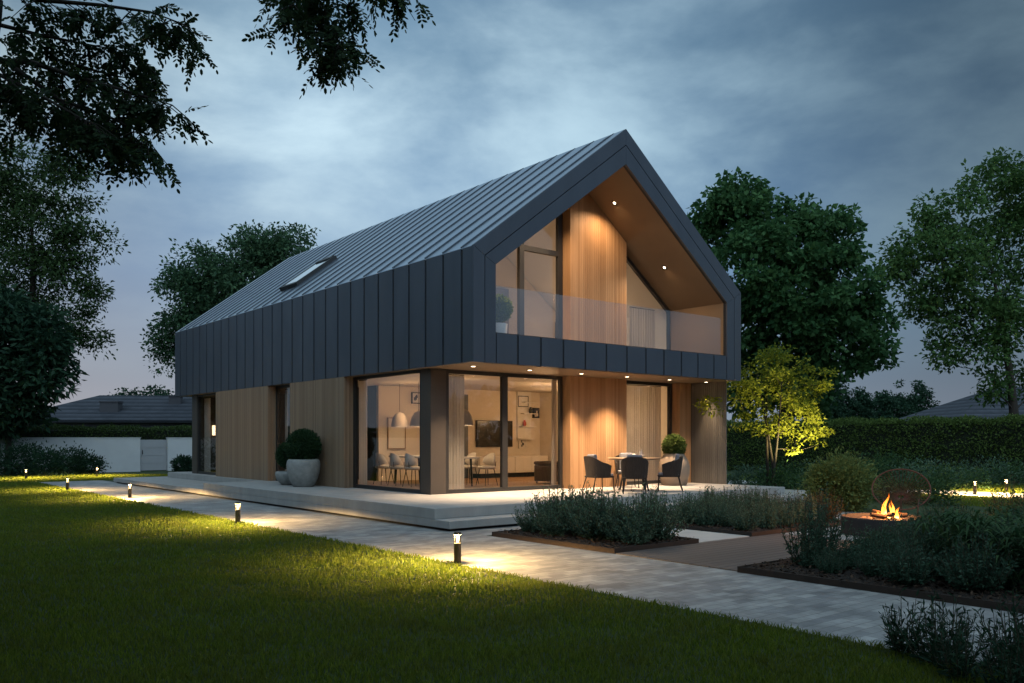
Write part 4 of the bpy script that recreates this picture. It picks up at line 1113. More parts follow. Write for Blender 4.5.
LB = 'bushy grey-green perennial in the bed below the terrace chairs'
protB = [perennial('perennial_plant', LB, 'plants in the bed below the terrace', 40 + i, mat=M['leaf_cat'], h=.62, spread=.4, n=70, leaf=.064, aspect=.40) for i in range(2)]
use_first(protB, jitter_grid(1.85, 4.1, -5.0, -2.85, .5, 3), LB, 'plants in the bed below the terrace', smin=.65, smax=1.0)
LR = 'rust-tinted perennial at the right end of the bed below the terrace'
protR = [perennial('perennial_plant', LR, 'rusty plants at the bed end', 50 + i, mat=M['leaf_rust'], h=.66, spread=.36, n=60, leaf=.064, aspect=.40) for i in range(2)]
use_first(protR, [(4.4, -3.3), (4.45, -3.9), (4.2, -4.6), (4.45, -5.0), (4.0, -3.0)], LR, 'rusty plants at the bed end', smin=.7, smax=.95)
LC = 'bushy blue-green perennial in the large bed right of the deck'
protC = [perennial('perennial_plant', LC, 'plants in the bed right of the deck', 60 + i, mat=M['leaf_catdark'], h=.52, spread=.38, n=80, leaf=.066, aspect=.40) for i in range(3)]
use_first(protC, jitter_grid(-1.2, 1.9, -10.0, -7.8, .45, 5), LC, 'plants in the bed right of the deck', smin=.75, smax=1.25, low=(800, 925))
LC2 = 'taller blue-green flowering spires at the deck corner of the large bed'
protC2 = [perennial('perennial_plant', LC2, 'spires at the deck corner', 66 + i, mat=M['leaf_catdark'], h=.8, spread=.3, n=30, leaf=.06, aspect=.36, dens=36) for i in range(2)]
use_first(protC2, [(-.95, -7.85), (-.75, -8.0), (-.45, -7.8)], LC2, 'spires at the deck corner', smin=1.0, smax=1.2)
LD = 'dark leafy shrub behind the blue-green plants near the fire bowl'
protD = [perennial('leafy_shrub', LD, 'shrubs beside the fire bowl', 70 + i, mat=M['leaf_green'], h=.85, spread=.5, n=60, leaf=.085, aspect=.38, dens=24) for i in range(2)]
use_first(protD, [(2.7, -8.1), (3.1, -8.7), (2.6, -9.3), (3.7, -8.4), (3.9, -9.2), (4.6, -8.6), (5.0, -8.0), (4.9, -9.4), (5.6, -8.4)], LD, 'shrubs beside the fire bowl', z=0, smin=.8, smax=1.1)
LS = 'arching long-leaved green plant in the right part of the foreground bed'
protS = [strap_plant(LS, 'arching plants at the right edge', 80 + i, M['leaf_green'], n=230, ln=.36, w=.03) for i in range(2)]
use_first(protS, [tuple(at(px, HY, D)[:2]) for px, D in ((948, 9.5), (972, 9.0), (1000, 8.7), (985, 9.9), (1015, 9.4), (1035, 9.0), (960, 10.5), (1010, 10.3), (1040, 8.4), (1030, 10.0))], LS, 'arching plants at the right edge', z=.05, smin=.75, smax=.98)
LF = 'dark leafy plant at the lawn edge in the bottom right corner'
protF = [perennial('leafy_plant', LF, 'plants in the bottom right corner', 90 + i, mat=M['leaf_dark'], h=.52, spread=.3, n=26, leaf=.10, aspect=.22, dens=15) for i in range(2)]
use_first(protF, [(-3.9, -10.55), (-3.75, -10.8), (-4.05, -10.85), (-3.6, -11.2), (-3.5, -11.6), (-3.95, -11.25), (-4.3, -11.1), (-4.15, -11.5), (-3.8, -11.65), (-4.45, -11.45), (-4.0, -11.9), (-4.3, -11.75), (-3.75, -11.95), (-3.7, -12.2)], LF, 'plants in the bottom right corner', z=0, smin=.75, smax=1.0)
# rounded bush by the terrace end
pb_ = at(841, HY, 18.9)
shrub('round_bush', 'rounded leafy bush at the right end of the terrace steps', 'bush', (pb_[0], pb_[1], 0), (.70, .70, .62), leafmat('round bush leaves', (.085, .135, .045), (.17, .23, .075), .3), 13000, .085, seed=31, clumps=170, zc=.55, shell=.5, nstem=16)
# low shrubs in front of the hedge
LH = 'low dark green shrub in the planting before the tall hedge'
k = 0
for (px, D, r_, h_) in ((748, 26, .75, .55), (775, 24.5, .8, .5), (800, 26, .9, .62), (826, 28, 1.1, .6), (860, 29, 1.2, .75), (893, 30, 1.2, .8), (925, 28, 1.1, .65), (955, 27, .9, .55), (925, 20.5, .75, .5), (990, 30, 1.3, .6), (1020, 29.5, 1.2, .6), (870, 22, .8, .45)):
    p = at(px, HY, D)
    shrub('low_shrub', LH, 'shrub', (p[0], p[1], 0), (r_, r_, h_ * .72), M['leaf_green'] if k % 3 else M['leaf_cat'], 1800, .10, group='low shrubs before the hedge', seed=100 + k, clumps=70, zc=h_ * .5, nstem=4); k += 1
# shrubs along the white wall, left
LW = 'dark shrub growing in front of the white wall'
for i, (px, D, r_, h_) in enumerate(((8, 36.5, 1.1, .72), (28, 37, 1.0, .8), (48, 36.5, .8, .6), (72, 38, .95, .65), (88, 38.5, .7, .5), (184, 41, .5, .4))):
    p = at(px, HY, D)
    lb = LW if px < 150 else 'small dark shrub by the white wall next to the house corner'
    shrub('wall_shrub', lb, 'shrub', (p[0], p[1], 0), (r_, r_, h_), M['leaf_dark'], 2200, .13, group='dark shrubs before the white wall' if px < 150 else None, seed=140 + i, clumps=60, zc=h_ * .8, nstem=5)

# ================================================================== LAWN GRASS
def lawn():
    rng = np.random.default_rng(5)
    n = 560000
    D = 4.3 + (38 - 4.3) * rng.random(n) ** 1.25
    u = rng.uniform(-.78, .78, n)
    X = CAM[0] + D * (CT * u + ST); Y = CAM[1] + D * (CT - ST * u)
    inl = (X < -3.86 + .02 * np.sin(Y * 9) + rng.normal(size=n) * .012) & (X > -40) & (Y < 29.8)
    far = (Y > 21.52) & (Y < 29.8) & (X < 14)
    right_ = (X > 16.95) & (X < 22.5) & (Y < 10)
    right2 = (X > 10.9) & (X < 14.5) & (Y < 3) & (Y > -6.5)
    ok = inl | far | right_ | right2
    X, Y, D = X[ok], Y[ok], D[ok]; n = len(X)
    patch = np.sin(X * 3.7 + np.sin(Y * 2.9) * 2) * .5 + np.sin(Y * 4.3 + X * 1.7 + np.sin(X * 6) * .8) * .5
    h = (.034 + .024 * rng.random(n) + .011 * patch) * (1 + .25 * (rng.random(n) > .93))
    w = .0018 + .0004 * D
    a = rng.uniform(0, 6.283, n); lean = rng.uniform(.1, .75, n) * h; b = a + rng.normal(size=n) * .8
    s = np.stack([np.cos(a), np.sin(a), np.zeros(n)], -1); d = np.stack([np.cos(b), np.sin(b), np.zeros(n)], -1)
    P = np.stack([X, Y, np.full(n, -.004)], -1)
    V = np.empty((n, 5, 3)); z = np.array([0, 0, 1.])
    V[:, 0] = P - s * w[:, None]; V[:, 1] = P + s * w[:, None]
    mid = P + d * (lean * .35)[:, None] + z * (h * .6)[:, None]
    V[:, 2] = mid + s * (w * .8)[:, None]; V[:, 3] = P + d * lean[:, None] + z * h[:, None]; V[:, 4] = mid - s * (w * .8)[:, None]
    F = np.arange(n * 5).reshape(n, 5)
    o = link('grass', npmesh('grass', V.reshape(-1, 3), F), M['grass'])
    tag(o, 'dark green mown lawn grass beside the path', 'grass', kind='stuff')
lawn()

# ================================================================== HEDGES, WALL, NEIGHBOURS
def hedge(name, label, x0, x1, y0, y1, h, faces, dens, leaf, mat, seed):
    rng = np.random.default_rng(seed); t = thing(name, label, 'hedge', ((x0 + x1) / 2, (y0 + y1) / 2, 0)); o = np.array([(x0 + x1) / 2, (y0 + y1) / 2, 0])
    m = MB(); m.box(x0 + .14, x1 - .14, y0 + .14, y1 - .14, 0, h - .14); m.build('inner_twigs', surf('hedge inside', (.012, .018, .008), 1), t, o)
    Ps = []; Ns = []
    def wob(P): return .06 * np.sin(P[:, 0] * 2.1 + P[:, 1] * 1.7) + .05 * np.sin(P[:, 1] * 3.7 + P[:, 2] * 4) + .03 * np.sin(P[:, 2] * 7 + P[:, 0] * 5)
    for f in faces:
        if f == 'x0': A = (y1 - y0) * h; n = int(A * dens); P = np.stack([np.full(n, x0), rng.uniform(y0, y1, n), rng.uniform(0, h, n)], -1); nv = np.array([-1, 0, 0])
        if f == 'y0': A = (x1 - x0) * h; n = int(A * dens); P = np.stack([rng.uniform(x0, x1, n), np.full(n, y0), rng.uniform(0, h, n)], -1); nv = np.array([0, -1, 0])
        if f == 'top': A = (x1 - x0) * (y1 - y0); n = int(A * dens); P = np.stack([rng.uniform(x0, x1, n), rng.uniform(y0, y1, n), np.full(n, h)], -1); nv = np.array([0, 0, 1])
        P = P + nv * (wob(P) + rng.uniform(-.16, .05, n) + .09 * (rng.random(n) > .985))[:, None]; Ps.append(P); Ns.append(np.tile(nv, (n, 1)))
    P = np.vstack(Ps); nv = np.vstack(Ns); ax = nv * .5 + rng.normal(size=P.shape) * .8; ax[:, 2] += .35
    V, F = leaf_quads(P, leaf * rng.uniform(.6, 1.3, len(P)), .6, rng, .5, ax)
    link('foliage', npmesh('foliage', V - o, F), mat, t)
    return t
hedge('hedge', 'tall clipped dark green hedge across the right background', 25, 26.4, -10, 26, 2.36, ('x0', 'top'), 420, .10, M['leaf_hedge'], 3)
hedge('hedge', 'clipped hedge showing above the white wall at left', -30, 16, 31.4, 32.6, 2.12, ('y0', 'top'), 330, .11, leafmat('left hedge leaves', (.03, .058, .018), (.075, .115, .034), .25), 4)
t = thing('garden_wall', 'long white rendered garden wall in the left background', 'wall', (-8, 30, 0))
WX0, WX1 = 2.15, 3.45
m = MB(); m.box(-30, WX0, 30, 30.25, -.05, 1.62); m.box(WX1, 9, 30, 30.25, -.05, 1.62); m.build('wall_section', M['whitewall'], t, (-8, 30, 0), bevel=.01)
m = MB(); m.box(-30.02, WX0 + .02, 29.98, 30.27, 1.622, 1.66); m.box(WX1 - .02, 9.02, 29.98, 30.27, 1.622, 1.66); m.build('coping', M['whitewall'], t, (-8, 30, 0))
t = thing('garden_gate', 'plain grey gate panel set in the white wall', 'gate', ((WX0 + WX1) / 2, 30.2, 0))
m = MB(); m.box(WX0 + .01, WX1 - .01, 30.16, 30.22, .04, 1.55)
m.build('panel', M['gate'], t, ((WX0 + WX1) / 2, 30.2, 0))
m = MB()
for z in (.4, .78, 1.16): m.box(WX0 + .02, WX1 - .02, 30.15, 30.158, z, z + .012)
m.build('rail', M['gate'], t, ((WX0 + WX1) / 2, 30.2, 0))
m = MB(); m.tube([(WX0 + .14, 30.14, .85), (WX0 + .14, 30.14, 1.05)], .015, 8); m.build('handle', M['blackmetal'], t, ((WX0 + WX1) / 2, 30.2, 0))

def hip_house(label, c, rz, lx, ly, ze, zr, chim):
    t = thing('neighbour_house', label, 'house', (c[0], c[1], 0), rz)
    a, b, o = lx / 2, ly / 2, .5
    m = MB(); m.box(-a + .2, a - .2, -b + .2, b - .2, -.1, ze + .05); m.build('wall', M['darkhouse'], t)
    r = MB(); rg = a - b * .95
    r.add([(-a - o, -b - o, ze - .1), (a + o, -b - o, ze - .1), (a + o, b + o, ze - .1), (-a - o, b + o, ze - .1), (-rg, 0, zr), (rg, 0, zr), (-a - o, -b - o, ze - .25), (a + o, -b - o, ze - .25), (a + o, b + o, ze - .25), (-a - o, b + o, ze - .25)],
          [(0, 1, 5, 4), (1, 2, 5), (2, 3, 4, 5), (3, 0, 4), (0, 6, 7, 1), (1, 7, 8, 2), (2, 8, 9, 3), (3, 9, 6, 0), (6, 9, 8, 7)])
    ro = r.build('roof', M['tile'], t)
    for (x, y, w, z0, z1) in chim:
        k = MB(); k.box(x - w / 2, x + w / 2, y - w * .4, y + w * .4, z0, z1); k.box(x - w / 2 - .05, x + w / 2 + .05, y - w * .4 - .05, y + w * .4 + .05, z1 + .001, z1 + .1); k.build('chimney', M['chimney'], ro)
    return t
p = at(150, HY, 62); hip_house('low neighbouring house with dark hipped roof and chimneys behind the left wall', p, -TH + .12, 15.5, 9, 2.95, 4.75, ((-1.7, -3.0, 1.2, 3.0, 4.1), (2.2, -1.5, .8, 3.8, 4.6)))
p = at(1030, HY, 62); hip_house('dark tiled hipped roof of a neighbouring house above the right hedge', p, -TH - .05, 15, 11, 3.0, 5.4, ())

# ================================================================== TREES
def lobes(D, *L_):
    """(px, py, rpx, depth offset) -> world ellipsoids standing round the tree's own depth"""
    out = []
    for (px, py, rp, dd) in L_:
        r = rp * D / FPX; out.append((at(px, py, D + dd), (r, r, r)))
    return out
def gpt(px, D): p = at(px, HY, D); return (float(p[0]), float(p[1]), 0.)
tree('maple_tree', 'big dense dark green tree directly behind the right side of the house', 'tree', gpt(790, 46), lobes(46, (738, 222, 36, 0), (775, 232, 40, 1), (820, 245, 38, 0), (752, 270, 42, -2), (800, 292, 46, -2), (845, 290, 36, 0), (865, 322, 24, 1), (835, 345, 36, -1), (785, 350, 44, 0), (730, 330, 36, 0), (740, 200, 20, 0), (700, 235, 18, 1), (805, 390, 30, 0), (868, 350, 18, 0), (752, 390, 30, 1)), .42, 330, 125, .82, .33, M['leaf_maple'], .75, inner=.5, seed=2, limbfrac=.35)
tree('right_tree', 'loose open-crowned tree rising over the hedge at the right edge', 'tree', gpt(1018, 35), lobes(35, (1000, 180, 30, 0), (960, 215, 36, 0), (1010, 240, 46, 1), (940, 260, 34, -1), (900, 262, 24, 0), (925, 228, 24, 0), (918, 292, 26, 0), (975, 290, 40, 0), (1035, 300, 46, 0), (935, 310, 28, 1), (985, 345, 34, 0), (1040, 190, 40, 0), (950, 345, 22, 0), (1045, 370, 34, 1), (1000, 385, 20, 0)), .24, 300, 85, .62, .22, M['leaf_loose'], .55, seed=3, limbfrac=.8, inner=.2, top=.6)
tree('rear_tree', 'two-crowned green tree behind the far end of the house', 'tree', gpt(248, 52), lobes(52, (197, 268, 26, 0), (185, 300, 24, 0), (215, 300, 28, 0), (180, 335, 20, 0), (170, 358, 14, 0), (255, 262, 30, 1), (285, 252, 24, 0), (240, 290, 30, 0), (262, 250, 22, 0), (205, 325, 26, 0), (280, 285, 26, 0)), .34, 260, 120, .95, .28, M['leaf_ash'], .5, seed=4, limbfrac=.5)
tree('feathery_tree', 'tall feathery tree above the white wall at the left edge', 'tree', gpt(20, 44), lobes(44, (15, 175, 36, 0), (55, 190, 36, 0), (-15, 210, 44, 0), (40, 235, 40, 0), (85, 240, 26, 0), (75, 275, 28, 0), (20, 275, 40, 0), (95, 300, 16, 0), (60, 320, 28, 0), (85, 335, 18, 1), (-10, 300, 40, 0), (70, 165, 18, 0)), .30, 300, 95, .8, .26, M['leaf_feather'], .42, seed=5, limbfrac=.7)
tree('broadleaf_tree', 'very dark broad-leaved low tree in front of the feathery one at far left', 'tree', gpt(8, 37.5), lobes(37.5, (10, 330, 36, 0), (38, 362, 28, 0), (-15, 375, 40, 0), (50, 345, 14, 0), (40, 385, 15, -.5), (0, 405, 26, -.5), (25, 405, 18, 0), (-20, 310, 30, 0)), .16, 170, 95, .75, .42, M['leaf_dark'], .36, seed=6, limbfrac=.5)
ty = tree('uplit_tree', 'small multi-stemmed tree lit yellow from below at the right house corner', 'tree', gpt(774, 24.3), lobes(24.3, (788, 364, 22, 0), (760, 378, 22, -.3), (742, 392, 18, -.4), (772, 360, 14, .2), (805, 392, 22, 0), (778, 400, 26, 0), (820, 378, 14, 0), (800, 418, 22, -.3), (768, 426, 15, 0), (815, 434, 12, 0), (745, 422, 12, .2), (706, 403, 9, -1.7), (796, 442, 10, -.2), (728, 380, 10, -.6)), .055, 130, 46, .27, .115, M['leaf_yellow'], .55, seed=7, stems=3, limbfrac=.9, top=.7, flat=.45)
u_ = (11.15, -.55, 0.)
t = thing('garden_uplight', 'small ground spotlight hidden in the shrubs below the yellow-lit tree', 'garden light', (u_[0], u_[1], 0))
m = MB(); m.lathe([(.05, 0), (.06, .03), (.06, .12), (.05, .125), (.001, .125)], 16); m.build('housing', M['bollard'], t)
m = MB(); m.lathe([(.001, .1265), (.045, .1265)], 16); m.build('lens', emit('uplight lens', (1., .75, .3), 20), t)
tgt = at(786, 400, 24.3)
spot(None, (u_[0], u_[1], .62), 900, 110, .9, (1., .80, .34), tuple(tgt), .05)

# far tree line on the right and small crowns behind the left house
LT = 'distant dark tree in the row beyond the right hedge'
for i, px in enumerate(range(812, 925, 8)):
    D = 88 + (i * 37 % 9); h_ = 6.5 + (i * 53 % 5) * .35; b = gpt(px, D)
    tree('distant_tree', LT, 'tree', b, [((b[0], b[1], h_ * .62), (.9, .9, h_ * .38)), ((b[0] + .3, b[1], h_ * .36), (1.2, 1.2, h_ * .3))], .12, 46, 80, .6, .32, M['leaf_dark'], .6, group='far row of trees on the right', seed=200 + i, limbfrac=.3)
for i, (px, D, h_) in enumerate(((96, 86, 6.2), (106, 88, 5.4), (127, 84, 6.6), (151, 86, 7.4), (163, 84, 6.8))):
    b = gpt(px, D)
    tree('distant_tree', 'small dark tree showing above the left neighbour\'s roof', 'tree', b, [((b[0], b[1], h_ * .65), (1.6, 1.6, h_ * .35))], .12, 24, 55, .7, .34, M['leaf_dark'], .6, group='small trees beyond the left roof', seed=230 + i, limbfrac=.3)

# overhanging locust tree close to the camera
def overhang():
    rng = np.random.default_rng(77)
    base = np.array([*gpt(-60, 6.6)[:2], 0.])
    t = thing('locust_tree', 'dark locust tree overhanging the top left of the picture with feathery sprays', 'tree', base)
    tb = MB()
    top = at(-22, -160, 6.9)
    tr = bez(base - np.array([0, 0, .1]), (base + top) / 2 + np.array([.15, .1, 0]), top, 9)
    tb.tube(tr, [.17, .15, .14, .13, .125, .12, .11, .10, .09], 10)
    tb.tube(bez(tr[6], at(-3, 60, 6.7), at(-1, 0, 6.7), 6), [.05, .045, .04, .035, .03, .03], 7)
    br = []
    def limb(pix, D0, D1, r0):
        pts = [at(px, py, D0 + (D1 - D0) * i / (len(pix) - 1)) for i, (px, py) in enumerate(pix)]
        # smooth
        out = []
        for i in range(len(pts) - 1):
            for u in np.linspace(0, 1, 5)[:-1]: out.append(pts[i] * (1 - u) + pts[i + 1] * u)
        out.append(pts[-1]); tb.tube(out, [r0 * (1 - .85 * i / (len(out) - 1)) for i in range(len(out))], 6); br.append(out)
    limb([(-25, 60), (30, 62), (80, 78), (130, 92), (172, 105)], 6.8, 6.4, .028)
    limb([(-25, -20), (40, 0), (100, 5), (150, 12), (178, 22)], 6.9, 6.9, .026)
    limb([(10, 65), (60, 100), (105, 115), (136, 130), (146, 140)], 6.7, 6.2, .02)
    limb([(-20, 20), (40, 35), (90, 45), (130, 52)], 6.8, 7.3, .02)
    limb([(0, 75), (40, 95), (75, 115), (95, 125)], 6.6, 6.0, .016)
    limb([(-20, 45), (10, 80), (20, 90)], 6.6, 6.2, .014)
    limb([(60, 60), (110, 75), (140, 80)], 6.9, 7.4, .014)
    # limb running high above the frame and hanging down again in the middle
    limb([(-22, -150), (120, -200), (240, -170), (310, -90), (332, -20), (322, 25)], 6.9, 6.6, .04)
    limb([(310, -90), (345, -50), (372, -25), (392, -20)], 6.65, 6.9, .014)
    limb([(295, -110), (296, -50), (293, 5)], 6.7, 6.3, .014)
    limb([(320, -70), (335, -10), (342, 30), (338, 48)], 6.6, 6.4, .012)
    limb([(300, -100), (310, -30), (308, 5)], 6.7, 6.9, .012)
    Vs = []; Fs = []; k = 0
    def compound(p, d, Lr):
        nonlocal k
        d = unit(d); side = unit(np.cross(d, np.array([0, 0, 1.]) + rng.normal(size=3) * .4)); nn = np.cross(side, d)
        npair = rng.integers(5, 8)
        for j in range(npair * 2 + 1):
            u = 1.0 if j == npair * 2 else .18 + .80 * (j // 2) / npair
            q = p + d * Lr * u + np.array([0, 0, -.25 * Lr * u * u])
            sg = 0 if j == npair * 2 else (1 if j % 2 else -1)
            a = unit(side * sg + d * (.55 if sg else 1) + rng.normal(size=3) * .22 + np.array([0, 0, -.25]))
            b = unit(np.cross(nn + rng.normal(size=3) * .3, a)); l = rng.uniform(.036, .056); w = l * .23
            V = np.array([q, q + a * l * .3 + b * w, q + a * l * .72 + b * w * .95, q + a * l, q + a * l * .72 - b * w * .95, q + a * l * .3 - b * w])
            Vs.append(V); Fs.append(np.arange(6) + k); k += 6
    for out in br:
        n = len(out)
        for i in range(2, n):
            inframe = out[i][2] < at(0, -35, 6.7)[2]
            if not inframe: continue
            for s in range(2):
                d = unit(rng.normal(size=3) * np.array([1, 1, .4]) + np.array([0, 0, -.55]) + .5 * unit(out[i] - out[i - 1])); ln = rng.uniform(.12, .34)
                p0 = out[i] + (out[min(i + 1, n - 1)] - out[i]) * rng.random(); tw = [p0 + d * ln * u + np.array([0, 0, -.25 * ln * u * u]) for u in np.linspace(0, 1, 5)]
                tb.tube(tw[::2], [.005, .004, .0025], 4, cap=False)
                for q in range(int(3 + ln * 14)):
                    u = rng.uniform(.1, 1); p = p0 + d * ln * u + np.array([0, 0, -.25 * ln * u * u])
                    compound(p, d * .5 + rng.normal(size=3) * .6 + np.array([0, 0, -.45]), rng.uniform(.13, .21))
    # the rest of the crown overhead (out of frame, shades the lawn)
    cl = np.array([-10.6, -9.4, 6.6]) + np.clip(rng.normal(size=(430, 3)), -1.7, 1.7) * np.array([3.1, 3.3, 1.0]); cl[:, 2] = np.maximum(cl[:, 2], 5.4)
    rel = cl - CAM; dep = rel[:, 0] * ST + rel[:, 1] * CT; up_px = HY - FPX * rel[:, 2] / np.maximum(dep, .3); cl = cl[(up_px < -60) | (dep < .5)]
    P = np.repeat(cl, 40, axis=0); P = P + rng.normal(size=P.shape) * .38
    rel = P - CAM; dep = rel[:, 0] * ST + rel[:, 1] * CT; up_px = HY - FPX * rel[:, 2] / np.maximum(dep, .3); P = P[(up_px < -40) | (dep < .5)]
    V4, F4 = leaf_quads(P, .17 * rng.uniform(.6, 1.2, len(P)), .5, rng, .8)
    me_v = np.vstack(Vs) - base; F6 = np.array(Fs)
    # one crown mesh: leaflets (hexagons) and the upper foliage (quads)
    me = bpy.data.meshes.new('crown'); allv = np.vstack([me_v, V4 - base]); faces = [tuple(f) for f in F6] + [tuple(f + len(me_v)) for f in F4]
    me.from_pydata(allv.tolist(), [], [tuple(map(int, f)) for f in faces]); me.update()
    link('crown', me, M['leaf_locust'], t)
    tb.build('trunk', M['bark'], t, base, smooth=True)
overhang()

# unseen trees, mirrored in the glass, set close and tall to shade the lawn
wood = []
rngw = np.random.default_rng(9)
for i in range(34):
    a = R(150 + i * 6.2); r_ = rngw.uniform(15, 19); c = np.array([-6 + r_ * math.cos(a), -9 + r_ * math.sin(a), rngw.uniform(4.6, 6.0)])
    if (c - CAM)[0] * ST + (c - CAM)[1] * CT > -1.0: continue
    n = 900; d = unit(rngw.normal(size=(n, 3))); P = c + d * np.array([2.6, 2.6, c[2]]) * rngw.uniform(.55, 1, (n, 1)); P[:, 2] = np.maximum(P[:, 2], .1)
    wood.append(leaf_quads(P, .8 * rngw.uniform(.6, 1.2, n), .7, rngw, .5))
for i in range(26):
    a = R(-95 + i * 5.0); r_ = rngw.uniform(44, 54); c = np.array([6 + r_ * math.cos(a), -14 + r_ * math.sin(a), rngw.uniform(2.6, 3.8)])
    rel = c - CAM; dep = rel[0] * ST + rel[1] * CT; lat = rel[0] * CT - rel[1] * ST
    if dep > 0 and abs(lat) / dep < .8: continue
    n = 420; d = unit(rngw.normal(size=(n, 3))); P = c + d * np.array([3.4, 3.4, c[2]]) * rngw.uniform(.6, 1, (n, 1)); P[:, 2] = np.maximum(P[:, 2], .1)
    wood.append(leaf_quads(P, 1.0 * rngw.uniform(.6, 1.2, n), .7, rngw, .5))
for i in range(12):  # row left of the frame, added to darken the lawn
    c = np.array([-16.5 - rngw.uniform(0, 2.5), -7 + i * 2.9, rngw.uniform(4.6, 6.2)]); n = 1000
    d = unit(rngw.normal(size=(n, 3))); P = c + d * np.array([2.5, 2.5, c[2]]) * rngw.uniform(.5, 1, (n, 1)); P[:, 2] = np.maximum(P[:, 2], .1)
    rel = P - CAM; dep = rel[:, 0] * ST + rel[:, 1] * CT; lat = rel[:, 0] * CT - rel[:, 1] * ST; P = P[(dep < .5) | (512 + FPX * lat / np.maximum(dep, .5) < -60)]
    if len(P): wood.append(leaf_quads(P, .8 * rngw.uniform(.6, 1.2, len(P)), .7, rngw, .5))
V, F = merge(wood); tag(link('shade_woodland', npmesh('shade_woodland', V, F), M['leaf_dark']), 'dark belt of trees out of view, added to shade the lawn and mirrored in the glass', 'shade_woodland', kind='stuff')

# ================================================================== SKY AND LIGHT
world = bpy.data.worlds.new('World'); scene.world = world; world.use_nodes = True
nt = world.node_tree; nt.nodes.clear()
out = nt.nodes.new('ShaderNodeOutputWorld'); bgn = nt.nodes.new('ShaderNodeBackground'); nt.links.new(bgn.outputs[0], out.inputs[0])
tc = N(nt, 'ShaderNodeTexCoord'); nv = N(nt, 'ShaderNodeVectorMath', operation='NORMALIZE'); nt.links.new(tc.outputs['Generated'], nv.inputs[0])
sx = N(nt, 'ShaderNodeSeparateXYZ'); nt.links.new(nv.outputs[0], sx.inputs[0])
def math_(op, a, b=None, c=None, clamp=False):
    n = N(nt, 'ShaderNodeMath', operation=op, use_clamp=clamp)
    for i, v in enumerate((a, b, c)):
        if v is None: continue
        if isinstance(v, (int, float)): n.inputs[i].default_value = v
        else: nt.links.new(v, n.inputs[i])
    return n.outputs[0]
z = math_('MAXIMUM', sx.outputs[2], 0.)
zz = math_('ADD', z, .16)
cx_ = math_('DIVIDE', sx.outputs[0], zz); cy_ = math_('DIVIDE', sx.outputs[1], zz)
cb = N(nt, 'ShaderNodeCombineXYZ'); nt.links.new(cx_, cb.inputs[0]); nt.links.new(cy_, cb.inputs[1])
def noise(scale, detail, rough, dist, off=(0, 0, 0), stretch=(1, 1, 1)):
    mp = N(nt, 'ShaderNodeMapping'); mp.inputs['Location'].default_value = off; mp.inputs['Scale'].default_value = stretch; mp.inputs['Rotation'].default_value = (0, 0, TH)
    nt.links.new(cb.outputs[0], mp.inputs[0]); n = N(nt, 'ShaderNodeTexNoise'); setin(n, Scale=scale, Detail=detail, Roughness=rough, Distortion=dist); nt.links.new(mp.outputs[0], n.inputs['Vector']); return n.outputs[0]
ramp = N(nt, 'ShaderNodeValToRGB'); el = ramp.color_ramp.elements
el[0].position = 0; el[0].color = (.33, .36, .43, 1); el[1].position = 1; el[1].color = (.135, .21, .305, 1)
for pos, c in ((.07, (.215, .28, .385)), (.18, (.165, .255, .40)), (.4, (.135, .215, .305))):
    e = el.new(pos); e.color = c4(c)
nt.links.new(z, ramp.inputs[0])
n1 = noise(.8, 7, .5, .15, (1.3, 4.6, 0)); n2 = noise(2.6, 8, .6, .15, (7.3, 2.2, 0))
mpd = N(nt, 'ShaderNodeMapping'); mpd.inputs['Scale'].default_value = (1, 1, 2.1); mpd.inputs['Location'].default_value = (2.3, .7, 1.1); nt.links.new(nv.outputs[0], mpd.inputs[0])
n3n = N(nt, 'ShaderNodeTexNoise'); setin(n3n, Scale=3.6, Detail=9, Roughness=.56, Distortion=.15); nt.links.new(mpd.outputs[0], n3n.inputs['Vector']); n3 = n3n.outputs[0]
mask = math_('ADD', math_('ADD', math_('MULTIPLY', n1, .42), math_('MULTIPLY', n2, .06)), math_('MULTIPLY', n3, .52))
mr = N(nt, 'ShaderNodeMapRange', interpolation_type='SMOOTHSTEP'); setin(mr, From_Min=.39, From_Max=.66); nt.links.new(mask, mr.inputs[0])
hz = N(nt, 'ShaderNodeMapRange'); setin(hz, From_Min=.06, From_Max=.30); nt.links.new(z, hz.inputs[0])
cm = math_('MULTIPLY', mr.outputs[0], hz.outputs[0])
mx = N(nt, 'ShaderNodeMix', data_type='RGBA'); mx.inputs[7].default_value = (.475, .565, .625, 1); nt.links.new(cm, mx.inputs[0]); nt.links.new(ramp.outputs[0], mx.inputs[6])
# a brighter break in the cloud over the roof ridge, heavier cloud to both sides
def lobe(px, py, power):
    d = at(px, py, 1.) - CAM; d /= np.linalg.norm(d)
    dt = N(nt, 'ShaderNodeVectorMath', operation='DOT_PRODUCT'); dt.inputs[1].default_value = tuple(d); nt.links.new(nv.outputs[0], dt.inputs[0])
    return math_('POWER', math_('MAXIMUM', dt.outputs['Value'], 0.), power)
l1 = lobe(520, 160, 14)
l2 = lobe(250, 90, 90); l3 = lobe(1040, 30, 7)
dark = math_('MAXIMUM', math_('SUBTRACT', math_('ADD', math_('MULTIPLY_ADD', l1, .62, .88), math_('MULTIPLY', l2, .35)), math_('MULTIPLY', l3, .62)), .3)
lw_ = N(nt, 'ShaderNodeVectorMath', operation='DOT_PRODUCT'); lw_.inputs[1].default_value = (-ST * .85, -CT * .85, .53); nt.links.new(nv.outputs[0], lw_.inputs[0])
west = math_('MULTIPLY', math_('POWER', math_('MAXIMUM', lw_.outputs['Value'], 0.), 1.5), 2.2)
gain = math_('ADD', dark, west)
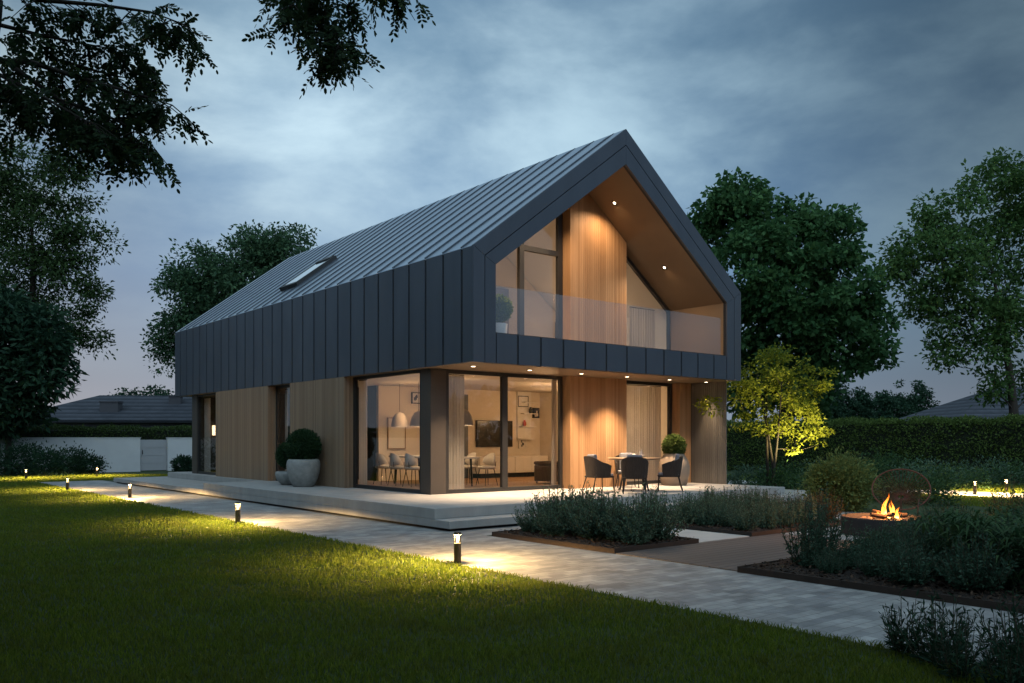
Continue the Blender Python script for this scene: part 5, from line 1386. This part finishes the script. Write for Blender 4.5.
mul = N(nt, 'ShaderNodeMix', data_type='RGBA', blend_type='MULTIPLY'); mul.inputs[0].default_value = 1; nt.links.new(mx.outputs[2], mul.inputs[6]); nt.links.new(gain, mul.inputs[7])
sky = N(nt, 'ShaderNodeTexSky', sky_type='NISHITA'); sky.sun_disc = False; sky.sun_elevation = R(2); sky.sun_rotation = R(219)
tn = N(nt, 'ShaderNodeMix', data_type='RGBA', blend_type='MULTIPLY'); tn.inputs[0].default_value = 1; tn.inputs[7].default_value = (.95, 1.02, 1.02, 1); l4 = lobe(70, 400, 50); wg = N(nt, 'ShaderNodeMix', data_type='RGBA', blend_type='ADD'); wg.inputs[7].default_value = (.075, .03, .012, 1); nt.links.new(l4, wg.inputs[0]); nt.links.new(mul.outputs[2], wg.inputs[6]); bt = N(nt, 'ShaderNodeMix', data_type='RGBA', blend_type='MULTIPLY'); bt.inputs[7].default_value = (.80, .98, 1.14, 1); nt.links.new(l3, bt.inputs[0]); nt.links.new(wg.outputs[2], bt.inputs[6]); nt.links.new(bt.outputs[2], tn.inputs[6])
ad = N(nt, 'ShaderNodeMix', data_type='RGBA', blend_type='ADD'); ad.inputs[0].default_value = .02; nt.links.new(tn.outputs[2], ad.inputs[6]); nt.links.new(sky.outputs[0], ad.inputs[7])
nt.links.new(ad.outputs[2], bgn.inputs[0]); bgn.inputs[1].default_value = 1.0

sl = bpy.data.lights.new('sun', 'SUN'); sl.energy = .06; sl.angle = R(60); sl.color = (1., .93, .86)
so_ = bpy.data.objects.new('sun', sl); COL.objects.link(so_); so_.rotation_euler = Vector((ST, CT, -.25)).to_track_quat('-Z', 'Y').to_euler()

# ================================================================== RENDER SETTINGS
scene.render.engine = 'CYCLES'
scene.view_settings.view_transform = 'Standard'; scene.view_settings.look = 'None'; scene.view_settings.exposure = 0; scene.view_settings.gamma = 1
cy = scene.cycles
cy.use_denoising = True; cy.use_light_tree = True
cy.max_bounces = 8; cy.diffuse_bounces = 3; cy.glossy_bounces = 3; cy.transmission_bounces = 4; cy.transparent_max_bounces = 12
cy.sample_clamp_indirect = 4.0; cy.caustics_reflective = False; cy.caustics_refractive = False
